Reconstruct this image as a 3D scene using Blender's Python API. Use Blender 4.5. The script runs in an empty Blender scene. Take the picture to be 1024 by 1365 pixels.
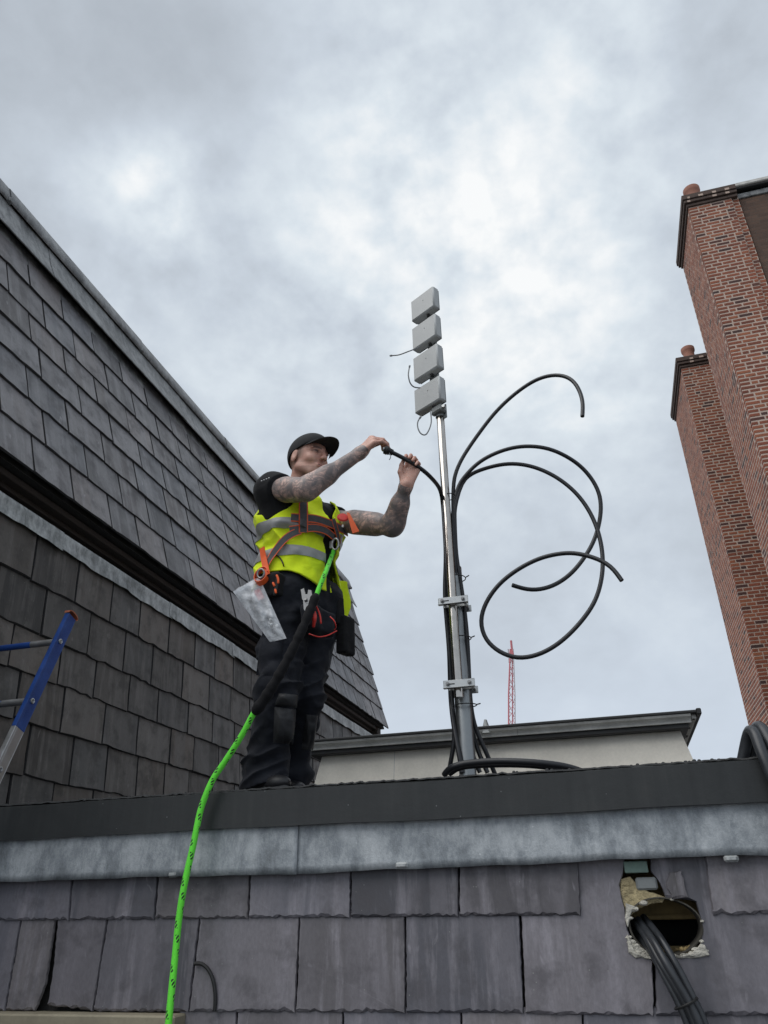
import bpy, bmesh, math, random
import numpy as np
from mathutils import Matrix, Vector

random.seed(7)
RNG = np.random.default_rng(7)
SC = bpy.context.scene
COL = SC.collection
rad = math.radians

# ------------------------------------------------------------------ camera
F_PX, PITCH, ROLL, YAW = 1009.0, rad(27.48), rad(1.32), rad(15.23)
CAM_AT = np.array([0.0, 0.0, 1.6])
_f = np.array([-math.sin(YAW) * math.cos(PITCH), math.cos(YAW) * math.cos(PITCH), math.sin(PITCH)])
_r0 = np.array([math.cos(YAW), math.sin(YAW), 0.0])
_u0 = np.cross(_r0, _f)
_r = math.cos(ROLL) * _r0 - math.sin(ROLL) * _u0
_u = math.sin(ROLL) * _r0 + math.cos(ROLL) * _u0
cam = bpy.data.cameras.new('camera')
cam.sensor_fit = 'HORIZONTAL'
cam.sensor_width = 36.0
cam.lens = 36.0 * F_PX / 1024.0
cam.clip_start, cam.clip_end = 0.05, 3000.0
cam_o = bpy.data.objects.new('camera', cam)
COL.objects.link(cam_o)
cam_o.matrix_world = Matrix(((_r[0], _u[0], -_f[0], CAM_AT[0]), (_r[1], _u[1], -_f[1], CAM_AT[1]),
                             (_r[2], _u[2], -_f[2], CAM_AT[2]), (0, 0, 0, 1)))
SC.camera = cam_o

# ------------------------------------------------------------------ world, sun, exposure
SUN_EL, SUN_AZ = rad(54), rad(226)         # azimuth clockwise from +Y: behind the photographer, a little left
SUN_POWER, SUN_ANGLE = 1.5, rad(60)
SKY_GAIN = 0.78
SC.view_settings.view_transform = 'Standard'
SC.view_settings.look = 'None'
SC.view_settings.gamma = 1.0
SC.view_settings.exposure = 0.46
SC.view_settings.use_curve_mapping = False


class NT:
    """A few shorthands for building node trees."""
    def __init__(self, tree):
        self.t = tree
        self.n, self.l = tree.nodes, tree.links

    def node(self, typ, ins=None, **props):
        nd = self.n.new(typ)
        for k, v in props.items():
            setattr(nd, k, v)
        for k, v in (ins or {}).items():
            self.put(nd.inputs[k], v)
        return nd

    def put(self, sock, v):
        if isinstance(v, bpy.types.NodeSocket):
            self.l.new(v, sock)
        elif isinstance(v, (tuple, list)) and len(v) == 3 and sock.type == 'RGBA':
            sock.default_value = (*v, 1)
        else:
            sock.default_value = v

    def math(self, op, a, b=0.0, c=0.0, clamp=False):
        nd = self.n.new('ShaderNodeMath')
        nd.operation, nd.use_clamp = op, clamp
        for i, v in enumerate((a, b, c)):
            self.put(nd.inputs[i], v)
        return nd.outputs[0]

    def vec(self, op, a, b=(0, 0, 0), s=None):
        nd = self.n.new('ShaderNodeVectorMath')
        nd.operation = op
        self.put(nd.inputs[0], a)
        self.put(nd.inputs[1], b)
        if s is not None:
            self.put(nd.inputs['Scale'], s)
        return nd.outputs['Value'] if op in ('DOT_PRODUCT', 'LENGTH', 'DISTANCE') else nd.outputs[0]

    def mix(self, fac, a, b, blend='MIX'):
        nd = self.n.new('ShaderNodeMix')
        nd.data_type, nd.blend_type = 'RGBA', blend
        self.put(nd.inputs[0], fac)
        self.put(nd.inputs[6], a)
        self.put(nd.inputs[7], b)
        return nd.outputs[2]

    def noise(self, vec, scale, detail=4.0, rough=0.55, dist=0.0, out='Fac'):
        nd = self.node('ShaderNodeTexNoise', {'Scale': scale, 'Detail': detail, 'Roughness': rough, 'Distortion': dist})
        if vec is not None:
            self.l.new(vec, nd.inputs['Vector'])
        return nd.outputs[out]

    def ramp(self, fac, stops, interp='LINEAR'):
        nd = self.n.new('ShaderNodeValToRGB')
        nd.color_ramp.interpolation = interp
        el = nd.color_ramp.elements
        while len(el) < len(stops):
            el.new(0.5)
        for e, (p, c) in zip(el, stops):
            e.position = p
            e.color = (*c, 1) if isinstance(c, (tuple, list)) else (c, c, c, 1)
        self.l.new(fac, nd.inputs[0])
        return nd.outputs[0]

    def maprange(self, v, a, b, c=0.0, d=1.0, smooth=False):
        nd = self.n.new('ShaderNodeMapRange')
        if smooth:
            nd.interpolation_type = 'SMOOTHSTEP'
        self.put(nd.inputs[0], v)
        for i, x in enumerate((a, b, c, d)):
            self.put(nd.inputs[i + 1], x)
        return nd.outputs[0]


def view_dir(px, py):
    d = (px - 512) * _r - (py - 682.5) * _u + F_PX * _f
    return d / np.linalg.norm(d)


def build_world():
    w = bpy.data.worlds.new('World')
    SC.world = w
    w.use_nodes = True
    w.node_tree.nodes.clear()
    k = NT(w.node_tree)
    sky = k.node('ShaderNodeTexSky', sky_type='NISHITA', sun_disc=False)
    sky.sun_elevation, sky.sun_rotation = SUN_EL, SUN_AZ
    sky.air_density, sky.dust_density = 1.0, 2.0
    d = k.node('ShaderNodeTexCoord').outputs['Generated']
    d = k.vec('NORMALIZE', d)
    sep = k.node('ShaderNodeSeparateXYZ', {0: d})
    z = k.math('MAXIMUM', sep.outputs[2], 0.0)
    inv = k.math('DIVIDE', 1.0, k.math('ADD', z, 0.22))
    p = k.vec('ADD', k.vec('SCALE', k.vec('MULTIPLY', d, (1, 1, 0.3)), s=k.math('MULTIPLY', inv, 0.45)),
              k.vec('MULTIPLY', d, (1.3, 1.3, 1.9)))      # a deck of cloud seen from below
    warp = k.noise(p, 1.3, 2, 0.45, out='Color')
    p2 = k.vec('ADD', p, k.vec('SCALE', k.vec('SUBTRACT', warp, (0.5, 0.5, 0.5)), s=0.5))
    big = k.noise(p2, 1.5, 3, 0.5)
    mid = k.noise(k.vec('ADD', p2, (3.1, 1.7, 0)), 3.6, 4, 0.50)
    fine = k.noise(k.vec('ADD', p, (7.7, 4.2, 0)), 13.0, 5, 0.55)
    # thin places of the cloud deck (brighter) and thick ones (darker), by direction
    lobes = None
    for (x, y, sig, amp) in ((535, 300, 0.17, 0.60), (560, 250, 0.07, 0.18), (470, 60, 0.10, 0.20), (205, 258, 0.060, 0.62), (190, 235, 0.03, 0.22),
                             (775, 90, 0.12, 0.24), (850, 140, 0.06, 0.10), (700, 330, 0.10, 0.22), (690, 470, 0.06, 0.22),
                             (100, 130, 0.16, -0.22), (300, 120, 0.10, -0.26), (700, 200, 0.05, -0.12), (950, 120, 0.08, -0.16),
                             (330, 30, 0.09, -0.18), (640, 60, 0.05, -0.16), (850, 470, 0.10, 0.12), (830, 650, 0.10, -0.08),
                             (800, 850, 0.08, 0.08), (60, 230, 0.06, 0.06)):
        v = view_dir(x, y)
        dot = k.vec('DOT_PRODUCT', d, tuple(float(c) for c in v))
        g = k.math('EXPONENT', k.math('DIVIDE', k.math('SUBTRACT', dot, 1.0), sig * sig))
        g = k.math('MULTIPLY', g, amp)
        lobes = g if lobes is None else k.math('ADD', lobes, g)
    t = k.math('ADD', k.math('MULTIPLY', k.math('SUBTRACT', big, 0.5), 0.62), 0.475)
    m2 = k.math('ADD', k.math('MULTIPLY', k.math('SUBTRACT', mid, 0.5), 0.50),
                k.math('MULTIPLY', k.math('SUBTRACT', fine, 0.5), 0.32))
    # clouds get smoother and paler towards the horizon
    flat = k.maprange(sep.outputs[2], 0.10, 0.55, 0.30, 1.0, True)
    t = k.math('ADD', t, k.math('MULTIPLY', m2, flat))
    mod = k.math('ADD', k.math('MULTIPLY', k.math('SUBTRACT', k.math('ADD', k.math('MULTIPLY', mid, 0.78), k.math('MULTIPLY', fine, 0.22)), 0.34), 2.1), 0.40)
    lob = k.math('MULTIPLY', lobes, k.math('MAXIMUM', mod, 0.0))
    lob = k.math('MULTIPLY', lob, 0.86)
    t = k.math('ADD', t, lob, clamp=True)
    col = k.ramp(t, [(0.0, (0.325, 0.360, 0.405)), (0.25, (0.440, 0.485, 0.540)), (0.5, (0.555, 0.615, 0.685)),
                     (0.72, (0.68, 0.745, 0.80)), (1.0, (0.90, 0.915, 0.92))])
    low = k.maprange(sep.outputs[2], 0.08, 0.42, 1.0, 0.0, True)
    col = k.mix(k.math('MULTIPLY', low, 0.55), col, (0.60, 0.675, 0.785))
    cloud = k.vec('SCALE', col, s=10.0 * SKY_GAIN)
    out = k.mix(0.97, sky.outputs[0], cloud)
    below = k.maprange(sep.outputs[2], -0.03, 0.0, 0.0, 1.0, True)
    out = k.mix(below, (1.6, 1.65, 1.7), out)
    bg = k.node('ShaderNodeBackground', {'Color': out, 'Strength': 0.1})
    wo = k.node('ShaderNodeOutputWorld')
    k.l.new(bg.outputs[0], wo.inputs[0])


build_world()
sun = bpy.data.lights.new('sun', 'SUN')
sun.energy, sun.angle, sun.color = SUN_POWER, SUN_ANGLE, (1.0, 0.97, 0.93)
sun_o = bpy.data.objects.new('sun', sun)
COL.objects.link(sun_o)
sd = Vector((math.sin(SUN_AZ) * math.cos(SUN_EL), math.cos(SUN_AZ) * math.cos(SUN_EL), math.sin(SUN_EL)))
sun_o.rotation_euler = sd.to_track_quat('Z', 'Y').to_euler()
sun_o.location = (0, 0, 40)


# ------------------------------------------------------------------ helpers
def at(px, py, Y):
    """A point of the photograph on the upright plane at distance Y."""
    d = view_dir(px, py)
    return CAM_AT + d * (Y / d[1])


def at_x(px, py, X):
    d = view_dir(px, py)
    return CAM_AT + d * (X / d[0])


def tag(o, label=None, cat=None, group=None, kind=None):
    for k, v in (('label', label), ('category', cat), ('group', group), ('kind', kind)):
        if v:
            o[k] = v
    return o


def empty(name, loc, label, cat, group=None):
    o = bpy.data.objects.new(name, None)
    o.empty_display_size = 0.1
    o.location = loc
    COL.objects.link(o)
    return tag(o, label, cat, group)


def world_loc(o):
    v = Vector((0, 0, 0))
    while o is not None:
        v = v + o.location
        o = o.parent
    return v


def link(name, me, parent=None, loc=None):
    """Mesh given in world coordinates -> object (child keeps its place)."""
    o = bpy.data.objects.new(name, me)
    COL.objects.link(o)
    if parent is not None:
        o.parent = parent
    return o


class MB:
    def __init__(self):
        self.v, self.f, self.m = [], [], []

    def add(self, vs, fs, mi=0):
        b = len(self.v)
        self.v += [tuple(float(c) for c in p) for p in vs]
        self.f += [tuple(b + i for i in q) for q in fs]
        self.m += [mi] * len(fs)
        return self

    def box(self, lo, hi, mi=0):
        x0, y0, z0 = lo
        x1, y1, z1 = hi
        return self.add([(x0, y0, z0), (x1, y0, z0), (x1, y1, z0), (x0, y1, z0), (x0, y0, z1), (x1, y0, z1), (x1, y1, z1), (x0, y1, z1)],
                        [(0, 3, 2, 1), (4, 5, 6, 7), (0, 1, 5, 4), (1, 2, 6, 5), (2, 3, 7, 6), (3, 0, 4, 7)], mi)

    def cbox(self, lo, hi, b, R=None, c=None, mi=0):
        """Box with chamfered edges; optional rotation R (3x3) about c."""
        lo, hi = np.array(lo, float), np.array(hi, float)
        b = min(b, 0.45 * float(min(hi - lo)))
        vs, idx = [], {}
        for sx in (0, 1):
            for sy in (0, 1):
                for sz in (0, 1):
                    s = (sx, sy, sz)
                    for ax in range(3):
                        p = np.array([hi[i] if s[i] else lo[i] for i in range(3)])
                        for i in range(3):
                            if i != ax:
                                p[i] += -b if s[i] else b
                        idx[(s, ax)] = len(vs)
                        vs.append(p)
        fs = []
        for ax in range(3):
            o1, o2 = [i for i in range(3) if i != ax]
            for sv in (0, 1):
                q = []
                for a2, b2 in ((0, 0), (1, 0), (1, 1), (0, 1)):
                    s = [0, 0, 0]
                    s[ax], s[o1], s[o2] = sv, a2, b2
                    q.append(idx[(tuple(s), ax)])
                flip = (sv == 1) == (ax == 1)
                fs.append(tuple(reversed(q)) if flip else tuple(q))
        for ax in range(3):          # edges along ax
            o1, o2 = [i for i in range(3) if i != ax]
            for a2 in (0, 1):
                for b2 in (0, 1):
                    s0, s1 = [0, 0, 0], [0, 0, 0]
                    s0[o1] = s1[o1] = a2
                    s0[o2] = s1[o2] = b2
                    s1[ax] = 1
                    s0, s1 = tuple(s0), tuple(s1)
                    fs.append((idx[(s0, o1)], idx[(s1, o1)], idx[(s1, o2)], idx[(s0, o2)]))
        for sx in (0, 1):
            for sy in (0, 1):
                for sz in (0, 1):
                    s = (sx, sy, sz)
                    fs.append((idx[(s, 0)], idx[(s, 1)], idx[(s, 2)]))
        vs = np.array(vs)
        if R is not None:
            c = np.array(c if c is not None else (lo + hi) / 2)
            vs = (vs - c) @ np.array(R).T + c
        return self.add(vs, fs, mi)

    def prism(self, poly, d, mi=0):
        """Extrude a 3-D polygon along vector d."""
        n = len(poly)
        poly = [np.array(p, float) for p in poly]
        vs = poly + [p + np.array(d, float) for p in poly]
        fs = [tuple(reversed(range(n))), tuple(range(n, 2 * n))]
        fs += [(i, (i + 1) % n, n + (i + 1) % n, n + i) for i in range(n)]
        return self.add(vs, fs, mi)

    def tube(self, pts, r, seg=10, cap=True, mi=0, round_end=False):
        pts = [np.array(p, float) for p in pts]
        n = len(pts)
        rs = [r] * n if np.isscalar(r) else list(r)
        if round_end:
            t0, t1 = pts[0] - pts[1], pts[-1] - pts[-2]
            t0, t1 = t0 / np.linalg.norm(t0), t1 / np.linalg.norm(t1)
            pts = [pts[0] + t0 * rs[0] * 0.6] + pts + [pts[-1] + t1 * rs[-1] * 0.6]
            rs = [rs[0] * 0.55] + rs + [rs[-1] * 0.55]
            n += 2
        T = []
        for i in range(n):
            t = pts[min(i + 1, n - 1)] - pts[max(i - 1, 0)]
            T.append(t / (np.linalg.norm(t) + 1e-12))
        a = np.array([0, 0, 1.0]) if abs(T[0][2]) < 0.9 else np.array([1.0, 0, 0])
        N = np.cross(T[0], a)
        N /= np.linalg.norm(N)
        vs, fs = [], []
        for i in range(n):
            N = N - T[i] * (N @ T[i])
            N /= np.linalg.norm(N)
            B = np.cross(T[i], N)
            for j in range(seg):
                an = 2 * math.pi * j / seg
                vs.append(pts[i] + rs[i] * (math.cos(an) * N + math.sin(an) * B))
        for i in range(n - 1):
            for j in range(seg):
                k = (j + 1) % seg
                fs.append((i * seg + j, i * seg + k, (i + 1) * seg + k, (i + 1) * seg + j))
        if cap:
            fs.append(tuple(reversed(range(seg))))
            fs.append(tuple((n - 1) * seg + j for j in range(seg)))
        return self.add(vs, fs, mi)

    def lathe(self, prof, c, axis=(0, 0, 1), seg=20, mi=0):
        """Revolve (radius, height) pairs about an axis through c."""
        ax = np.array(axis, float)
        ax /= np.linalg.norm(ax)
        a = np.array([1.0, 0, 0]) if abs(ax[0]) < 0.9 else np.array([0, 1.0, 0])
        N = np.cross(ax, a)
        N /= np.linalg.norm(N)
        B = np.cross(ax, N)
        vs, fs = [], []
        for (r, h) in prof:
            for j in range(seg):
                an = 2 * math.pi * j / seg
                vs.append(np.array(c) + ax * h + r * (math.cos(an) * N + math.sin(an) * B))
        for i in range(len(prof) - 1):
            for j in range(seg):
                k = (j + 1) % seg
                fs.append((i * seg + j, i * seg + k, (i + 1) * seg + k, (i + 1) * seg + j))
        fs.append(tuple(reversed(range(seg))))
        fs.append(tuple((len(prof) - 1) * seg + j for j in range(seg)))
        return self.add(vs, fs, mi)

    def build(self, name, mats, parent=None, smooth=False, label=None, fix=True):
        me = bpy.data.meshes.new(name)
        off = np.array(world_loc(parent)) if parent is not None else np.zeros(3)
        vs = np.array(self.v) - off
        me.from_pydata(vs.tolist(), [], self.f)
        mats = mats if isinstance(mats, (list, tuple)) else [mats]
        for m in mats:
            me.materials.append(m)
        if len(mats) > 1:
            me.polygons.foreach_set('material_index', self.m)
        if fix:
            bm = bmesh.new()
            bm.from_mesh(me)
            bmesh.ops.recalc_face_normals(bm, faces=bm.faces)
            bm.to_mesh(me)
            bm.free()
        if smooth:
            me.polygons.foreach_set('use_smooth', [True] * len(me.polygons))
            if smooth != 'all':
                me.set_sharp_from_angle(angle=rad(40))
        me.update()
        o = link(name, me, parent)
        if label:
            o['label'] = label
        return o


def thing_from(mb, name, mats, label, cat, group=None, smooth=False, kind=None):
    """One-mesh top-level object with its origin at its lowest middle point."""
    v = np.array(mb.v)
    c = np.array([(v[:, 0].min() + v[:, 0].max()) / 2, (v[:, 1].min() + v[:, 1].max()) / 2, v[:, 2].min()])
    mb.v = (v - c).tolist()
    o = mb.build(name, mats, None, smooth)
    o.location = c
    return tag(o, label, cat, group, kind)


def spline(pts, step=0.02):
    """Centripetal-ish Catmull-Rom through points, resampled."""
    P = [np.array(p, float) for p in pts]
    P = [2 * P[0] - P[1]] + P + [2 * P[-1] - P[-2]]
    out = []
    for i in range(1, len(P) - 2):
        p0, p1, p2, p3 = P[i - 1:i + 3]
        n = max(2, int(np.linalg.norm(p2 - p1) / step))
        for j in range(n):
            t = j / n
            out.append(0.5 * ((2 * p1) + (-p0 + p2) * t + (2 * p0 - 5 * p1 + 4 * p2 - p3) * t * t + (-p0 + 3 * p1 - 3 * p2 + p3) * t ** 3))
    out.append(P[-2])
    return out


def smooth_path(pts, it=2):
    P = np.array(pts)
    for _ in range(it):
        Q = P.copy()
        Q[1:-1] = 0.25 * P[:-2] + 0.5 * P[1:-1] + 0.25 * P[2:]
        P = Q
    return list(P)


# ------------------------------------------------------------------ materials
def new_mat(name):
    m = bpy.data.materials.new(name)
    m.use_nodes = True
    m.node_tree.nodes.clear()
    k = NT(m.node_tree)
    b = k.node('ShaderNodeBsdfPrincipled')
    o = k.node('ShaderNodeOutputMaterial')
    k.l.new(b.outputs[0], o.inputs[0])
    return m, k, b


def obj_co(k, rand=True):
    tc = k.node('ShaderNodeTexCoord').outputs['Object']
    if not rand:
        return tc, None
    r = k.node('ShaderNodeObjectInfo').outputs['Random']
    off = k.vec('SCALE', k.node('ShaderNodeCombineXYZ', {0: r, 1: k.math('FRACT', k.math('MULTIPLY', r, 17.3)), 2: k.math('FRACT', k.math('MULTIPLY', r, 91.7))}).outputs[0], s=37.0)
    return k.vec('ADD', tc, off), r


def bump(k, b, h, strength=0.3, dist=0.01):
    bn = k.node('ShaderNodeBump', {'Strength': strength, 'Distance': dist, 'Height': h})
    k.l.new(bn.outputs[0], b.inputs['Normal'])


def simple(name, col, rough=0.6, metal=0.0, var=0.25, scale=8.0, bs=0.15, bscale=60.0, bd=0.004, spec=0.5, rand=True):
    """Base colour with soft blotches, fine grain and a fine relief."""
    m, k, b = new_mat(name)
    co, r = obj_co(k, rand)
    n1 = k.noise(co, scale, 5, 0.6)
    n2 = k.noise(co, bscale, 3, 0.6)
    f = k.math('ADD', k.math('MULTIPLY', n1, 0.75), k.math('MULTIPLY', n2, 0.25))
    lo = tuple(c * (1 - var) for c in col)
    hi = tuple(min(1, c * (1 + var)) for c in col)
    b.inputs['Metallic'].default_value = metal
    b.inputs['Specular IOR Level'].default_value = spec
    k.l.new(k.ramp(f, [(0.3, lo), (0.7, hi)]), b.inputs['Base Color'])
    k.l.new(k.maprange(n1, 0.3, 0.7, max(0.03, rough - 0.1), min(1, rough + 0.1)), b.inputs['Roughness'])
    bump(k, b, n2, bs, bd)
    return m


def slate_mat(name, base, warm, streak=0.5, rough=0.48, upright=False):
    m, k, b = new_mat(name)
    co, r = obj_co(k)
    if upright:                                      # modelled standing: the fall line is z
        sx = k.node('ShaderNodeSeparateXYZ', {0: co})
        co = k.node('ShaderNodeCombineXYZ', {0: sx.outputs[0], 1: sx.outputs[2], 2: sx.outputs[1]}).outputs[0]
    r2 = k.math('FRACT', k.math('MULTIPLY', r, 7.31))
    r3 = k.math('FRACT', k.math('MULTIPLY', r, 23.17))
    st = k.noise(k.vec('MULTIPLY', co, (1.0, 0.10, 1.0)), 16.0, 5, 0.62)           # rain streaks down the face
    st2 = k.noise(k.vec('MULTIPLY', co, (1.0, 0.22, 1.0)), 7.0, 3, 0.5)
    bl = k.noise(co, 7.0, 6, 0.62)
    gr = k.noise(k.vec('MULTIPLY', co, (1.0, 0.5, 1.0)), 90.0, 4, 0.65)
    c0 = k.mix(r2, base, warm)
    c0 = k.mix(k.math('GREATER_THAN', k.math('FRACT', k.math('MULTIPLY', r, 53.9)), 0.72), c0, (base[0] * 0.82, base[1] * 0.86, base[2] * 0.90))
    val = k.math('ADD', 0.50, k.math('MULTIPLY', r3, 0.98))
    col = k.vec('SCALE', c0, s=val)
    pale = tuple(min(1, c * 2.1 + 0.02) for c in base)
    col = k.mix(k.math('MULTIPLY', k.maprange(st, 0.50, 0.68), streak), col, pale)
    col = k.mix(k.math('MULTIPLY', k.maprange(st2, 0.52, 0.66), streak * 0.6), col, tuple(c * 1.6 for c in base))
    wide = k.noise(k.vec('MULTIPLY', co, (1.0, 0.05, 1.0)), 5.5, 2, 0.4)
    col = k.mix(k.maprange(wide, 0.50, 0.54, 0.0, 0.45), col, tuple(c * 1.45 for c in base))
    scr = k.noise(k.vec('MULTIPLY', k.vec('ADD', co, k.vec('SCALE', k.noise(co, 3.0, 2, 0.5, out='Color'), s=0.25)), (1.0, 0.18, 1.0)), 34.0, 2, 0.4)
    col = k.mix(k.maprange(scr, 0.70, 0.76, 0.0, 0.55), col, pale)
    col = k.mix(k.maprange(bl, 0.50, 0.64, 0.0, 0.55), col, tuple(c * 0.5 for c in base))
    col = k.mix(k.maprange(gr, 0.35, 0.7, 0.0, 0.28), col, tuple(c * 0.45 for c in base))
    sp = k.node('ShaderNodeTexVoronoi', {'Vector': co, 'Scale': 26.0, 'Randomness': 1.0}).outputs['Distance']
    spots = k.math('MULTIPLY', k.math('LESS_THAN', sp, 0.055), k.math('GREATER_THAN', bl, 0.52))
    col = k.mix(k.math('MULTIPLY', spots, 0.5), col, (0.36, 0.37, 0.34))
    k.l.new(col, b.inputs['Base Color'])
    k.l.new(k.maprange(bl, 0.3, 0.7, rough - 0.12, rough + 0.14), b.inputs['Roughness'])
    rel = k.math('ADD', k.math('MULTIPLY', gr, 0.35), k.math('ADD', k.math('MULTIPLY', bl, 0.5), k.math('MULTIPLY', st, 0.3)))
    bump(k, b, rel, 0.45, 0.006)
    return m


def lead_mat(name, base, pale, dark, amount=0.8, rough=0.5):
    m, k, b = new_mat(name)
    co, r = obj_co(k)
    v1 = k.noise(k.vec('MULTIPLY', co, (1.0, 1.0, 0.62)), 10.0, 9, 0.74, 0.12)
    v2 = k.noise(k.vec('MULTIPLY', co, (1.0, 1.0, 0.14)), 30.0, 4, 0.6)
    big = k.noise(co, 3.0, 3, 0.5)
    fine = k.noise(co, 120.0, 3, 0.6)
    f = k.math('ADD', k.math('MULTIPLY', v1, 0.62), k.math('ADD', k.math('MULTIPLY', v2, 0.14), k.math('MULTIPLY', big, 0.24)))
    col = k.ramp(f, [(0.36, dark), (0.47, base), (0.55, tuple((x + y) / 2 for x, y in zip(base, pale))), (0.66, pale)])
    chip = k.node('ShaderNodeTexVoronoi', {'Vector': co, 'Scale': 21.0}).outputs['Distance']
    col = k.mix(k.math('MULTIPLY', k.math('LESS_THAN', chip, 0.06), k.maprange(v1, 0.5, 0.55, 0.0, 0.8)), col, (0.62, 0.65, 0.66))
    k.l.new(col, b.inputs['Base Color'])
    b.inputs['Metallic'].default_value = 0.25
    k.l.new(k.maprange(v1, 0.3, 0.7, rough - 0.1, rough + 0.15), b.inputs['Roughness'])
    bump(k, b, k.math('ADD', k.math('ADD', k.math('MULTIPLY', v1, 0.7), k.math('MULTIPLY', big, 1.6)), k.math('MULTIPLY', fine, 0.12)), 0.55, 0.015)
    return m


def brick_mat(name, island=False):
    m, k, b = new_mat(name)
    co, r = obj_co(k)
    if island:
        r = k.node('ShaderNodeNewGeometry').outputs['Random Per Island']
    c = k.ramp(r, [(0.0, (0.090, 0.030, 0.022)), (0.07, (0.045, 0.026, 0.026)), (0.11, (0.175, 0.050, 0.027)), (0.40, (0.235, 0.068, 0.035)),
                   (0.70, (0.295, 0.088, 0.044)), (0.90, (0.345, 0.120, 0.058)), (1.0, (0.250, 0.068, 0.036))])
    n = k.noise(co, 30.0, 5, 0.65)
    c = k.mix(k.maprange(n, 0.35, 0.7, 0.0, 0.45), c, (0.09, 0.035, 0.026))
    k.l.new(c, b.inputs['Base Color'])
    b.inputs['Roughness'].default_value = 0.85
    bump(k, b, n, 0.5, 0.008)
    return m


def rope_mat():
    m, k, b = new_mat('green_rope')
    tc = k.node('ShaderNodeTexCoord').outputs['UV']
    sx = k.node('ShaderNodeSeparateXYZ', {0: tc})
    u, v = sx.outputs[0], sx.outputs[1]
    # plaited sheath: two crossing helices of strands with black tracer yarns
    a = k.math('FRACT', k.math('ADD', k.math('MULTIPLY', u, 6.0), k.math('MULTIPLY', v, 60.0)))
    c2 = k.math('FRACT', k.math('SUBTRACT', k.math('MULTIPLY', u, 6.0), k.math('MULTIPLY', v, 60.0)))
    ridge = k.math('MULTIPLY', k.math('PINGPONG', a, 0.5), k.math('PINGPONG', c2, 0.5))
    t1 = k.math('LESS_THAN', k.math('FRACT', k.math('ADD', k.math('MULTIPLY', u, 2.0), k.math('MULTIPLY', v, 7.0))), 0.32)
    t2 = k.math('LESS_THAN', k.math('FRACT', k.math('MULTIPLY', v, 21.0)), 0.56)
    t3 = k.math('GREATER_THAN', k.math('PINGPONG', c2, 0.5), 0.2)
    tr = k.math('MULTIPLY', k.math('MULTIPLY', t1, t2), t3)
    col = k.mix(tr, (0.14, 0.84, 0.045), (0.012, 0.03, 0.012))
    k.l.new(col, b.inputs['Base Color'])
    b.inputs['Roughness'].default_value = 0.65
    b.inputs['Sheen Weight'].default_value = 0.15
    bump(k, b, ridge, 0.6, 0.004)
    return m


def skin_mat():
    m, k, b = new_mat('tattooed_skin')
    co = k.node('ShaderNodeTexCoord').outputs['Object']
    at_ = k.node('ShaderNodeAttribute', attribute_name='zone')
    z = k.node('ShaderNodeSeparateColor', {0: at_.outputs['Color']})
    ink_zone, hair, lip = z.outputs[0], z.outputs[1], z.outputs[2]
    at2 = k.node('ShaderNodeAttribute', attribute_name='feature')
    dark_f = at2.outputs['Fac']
    n = k.noise(co, 26.0, 5, 0.6)
    base = k.ramp(n, [(0.3, (0.53, 0.285, 0.22)), (0.7, (0.69, 0.415, 0.33))])
    red = k.noise(co, 9.0, 3, 0.5)
    base = k.mix(k.maprange(red, 0.5, 0.75, 0.0, 0.35), base, (0.56, 0.25, 0.19))
    base = k.mix(k.math('MULTIPLY', lip, 0.6), base, (0.45, 0.16, 0.135))
    # ink: swirling bands, scales and shaded patches
    w = k.vec('ADD', co, k.vec('SCALE', k.noise(co, 9.0, 3, 0.5, out='Color'), s=0.09))
    wave = k.node('ShaderNodeTexWave', {'Vector': w, 'Scale': 11.0, 'Distortion': 9.0, 'Detail': 3.0, 'Detail Scale': 1.6}, wave_type='RINGS').outputs['Fac']
    vor = k.node('ShaderNodeTexVoronoi', {'Vector': w, 'Scale': 36.0}, feature='DISTANCE_TO_EDGE').outputs['Distance']
    patch = k.noise(w, 17.0, 4, 0.6)
    lines = k.math('MAXIMUM', k.maprange(wave, 0.50, 0.70, 0.0, 0.85), k.maprange(vor, 0.07, 0.015, 0.0, 0.9))
    shade = k.maprange(patch, 0.42, 0.58, 0.04, 0.92)
    ink = k.math('MULTIPLY', k.math('MAXIMUM', k.math('MULTIPLY', lines, 0.85), shade), ink_zone)
    base = k.mix(k.math('MULTIPLY', ink_zone, 0.55), base, (0.57, 0.45, 0.40))
    inkc = k.mix(k.noise(w, 14.0, 2, 0.5), (0.040, 0.047, 0.058), (0.17, 0.175, 0.18))
    col = k.mix(k.math('MULTIPLY', ink, 0.92), base, inkc)
    col = k.mix(k.math('MULTIPLY', hair, 0.8), col, (0.105, 0.068, 0.048))
    col = k.mix(dark_f, col, (0.035, 0.022, 0.018))
    k.l.new(col, b.inputs['Base Color'])
    b.inputs['Roughness'].default_value = 0.48
    b.inputs['Subsurface Weight'].default_value = 0.08
    b.inputs['Subsurface Radius'].default_value = (0.012, 0.005, 0.003)
    b.inputs['Subsurface Scale'].default_value = 0.3
    bump(k, b, k.noise(co, 220.0, 3, 0.6), 0.12, 0.002)
    return m


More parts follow.
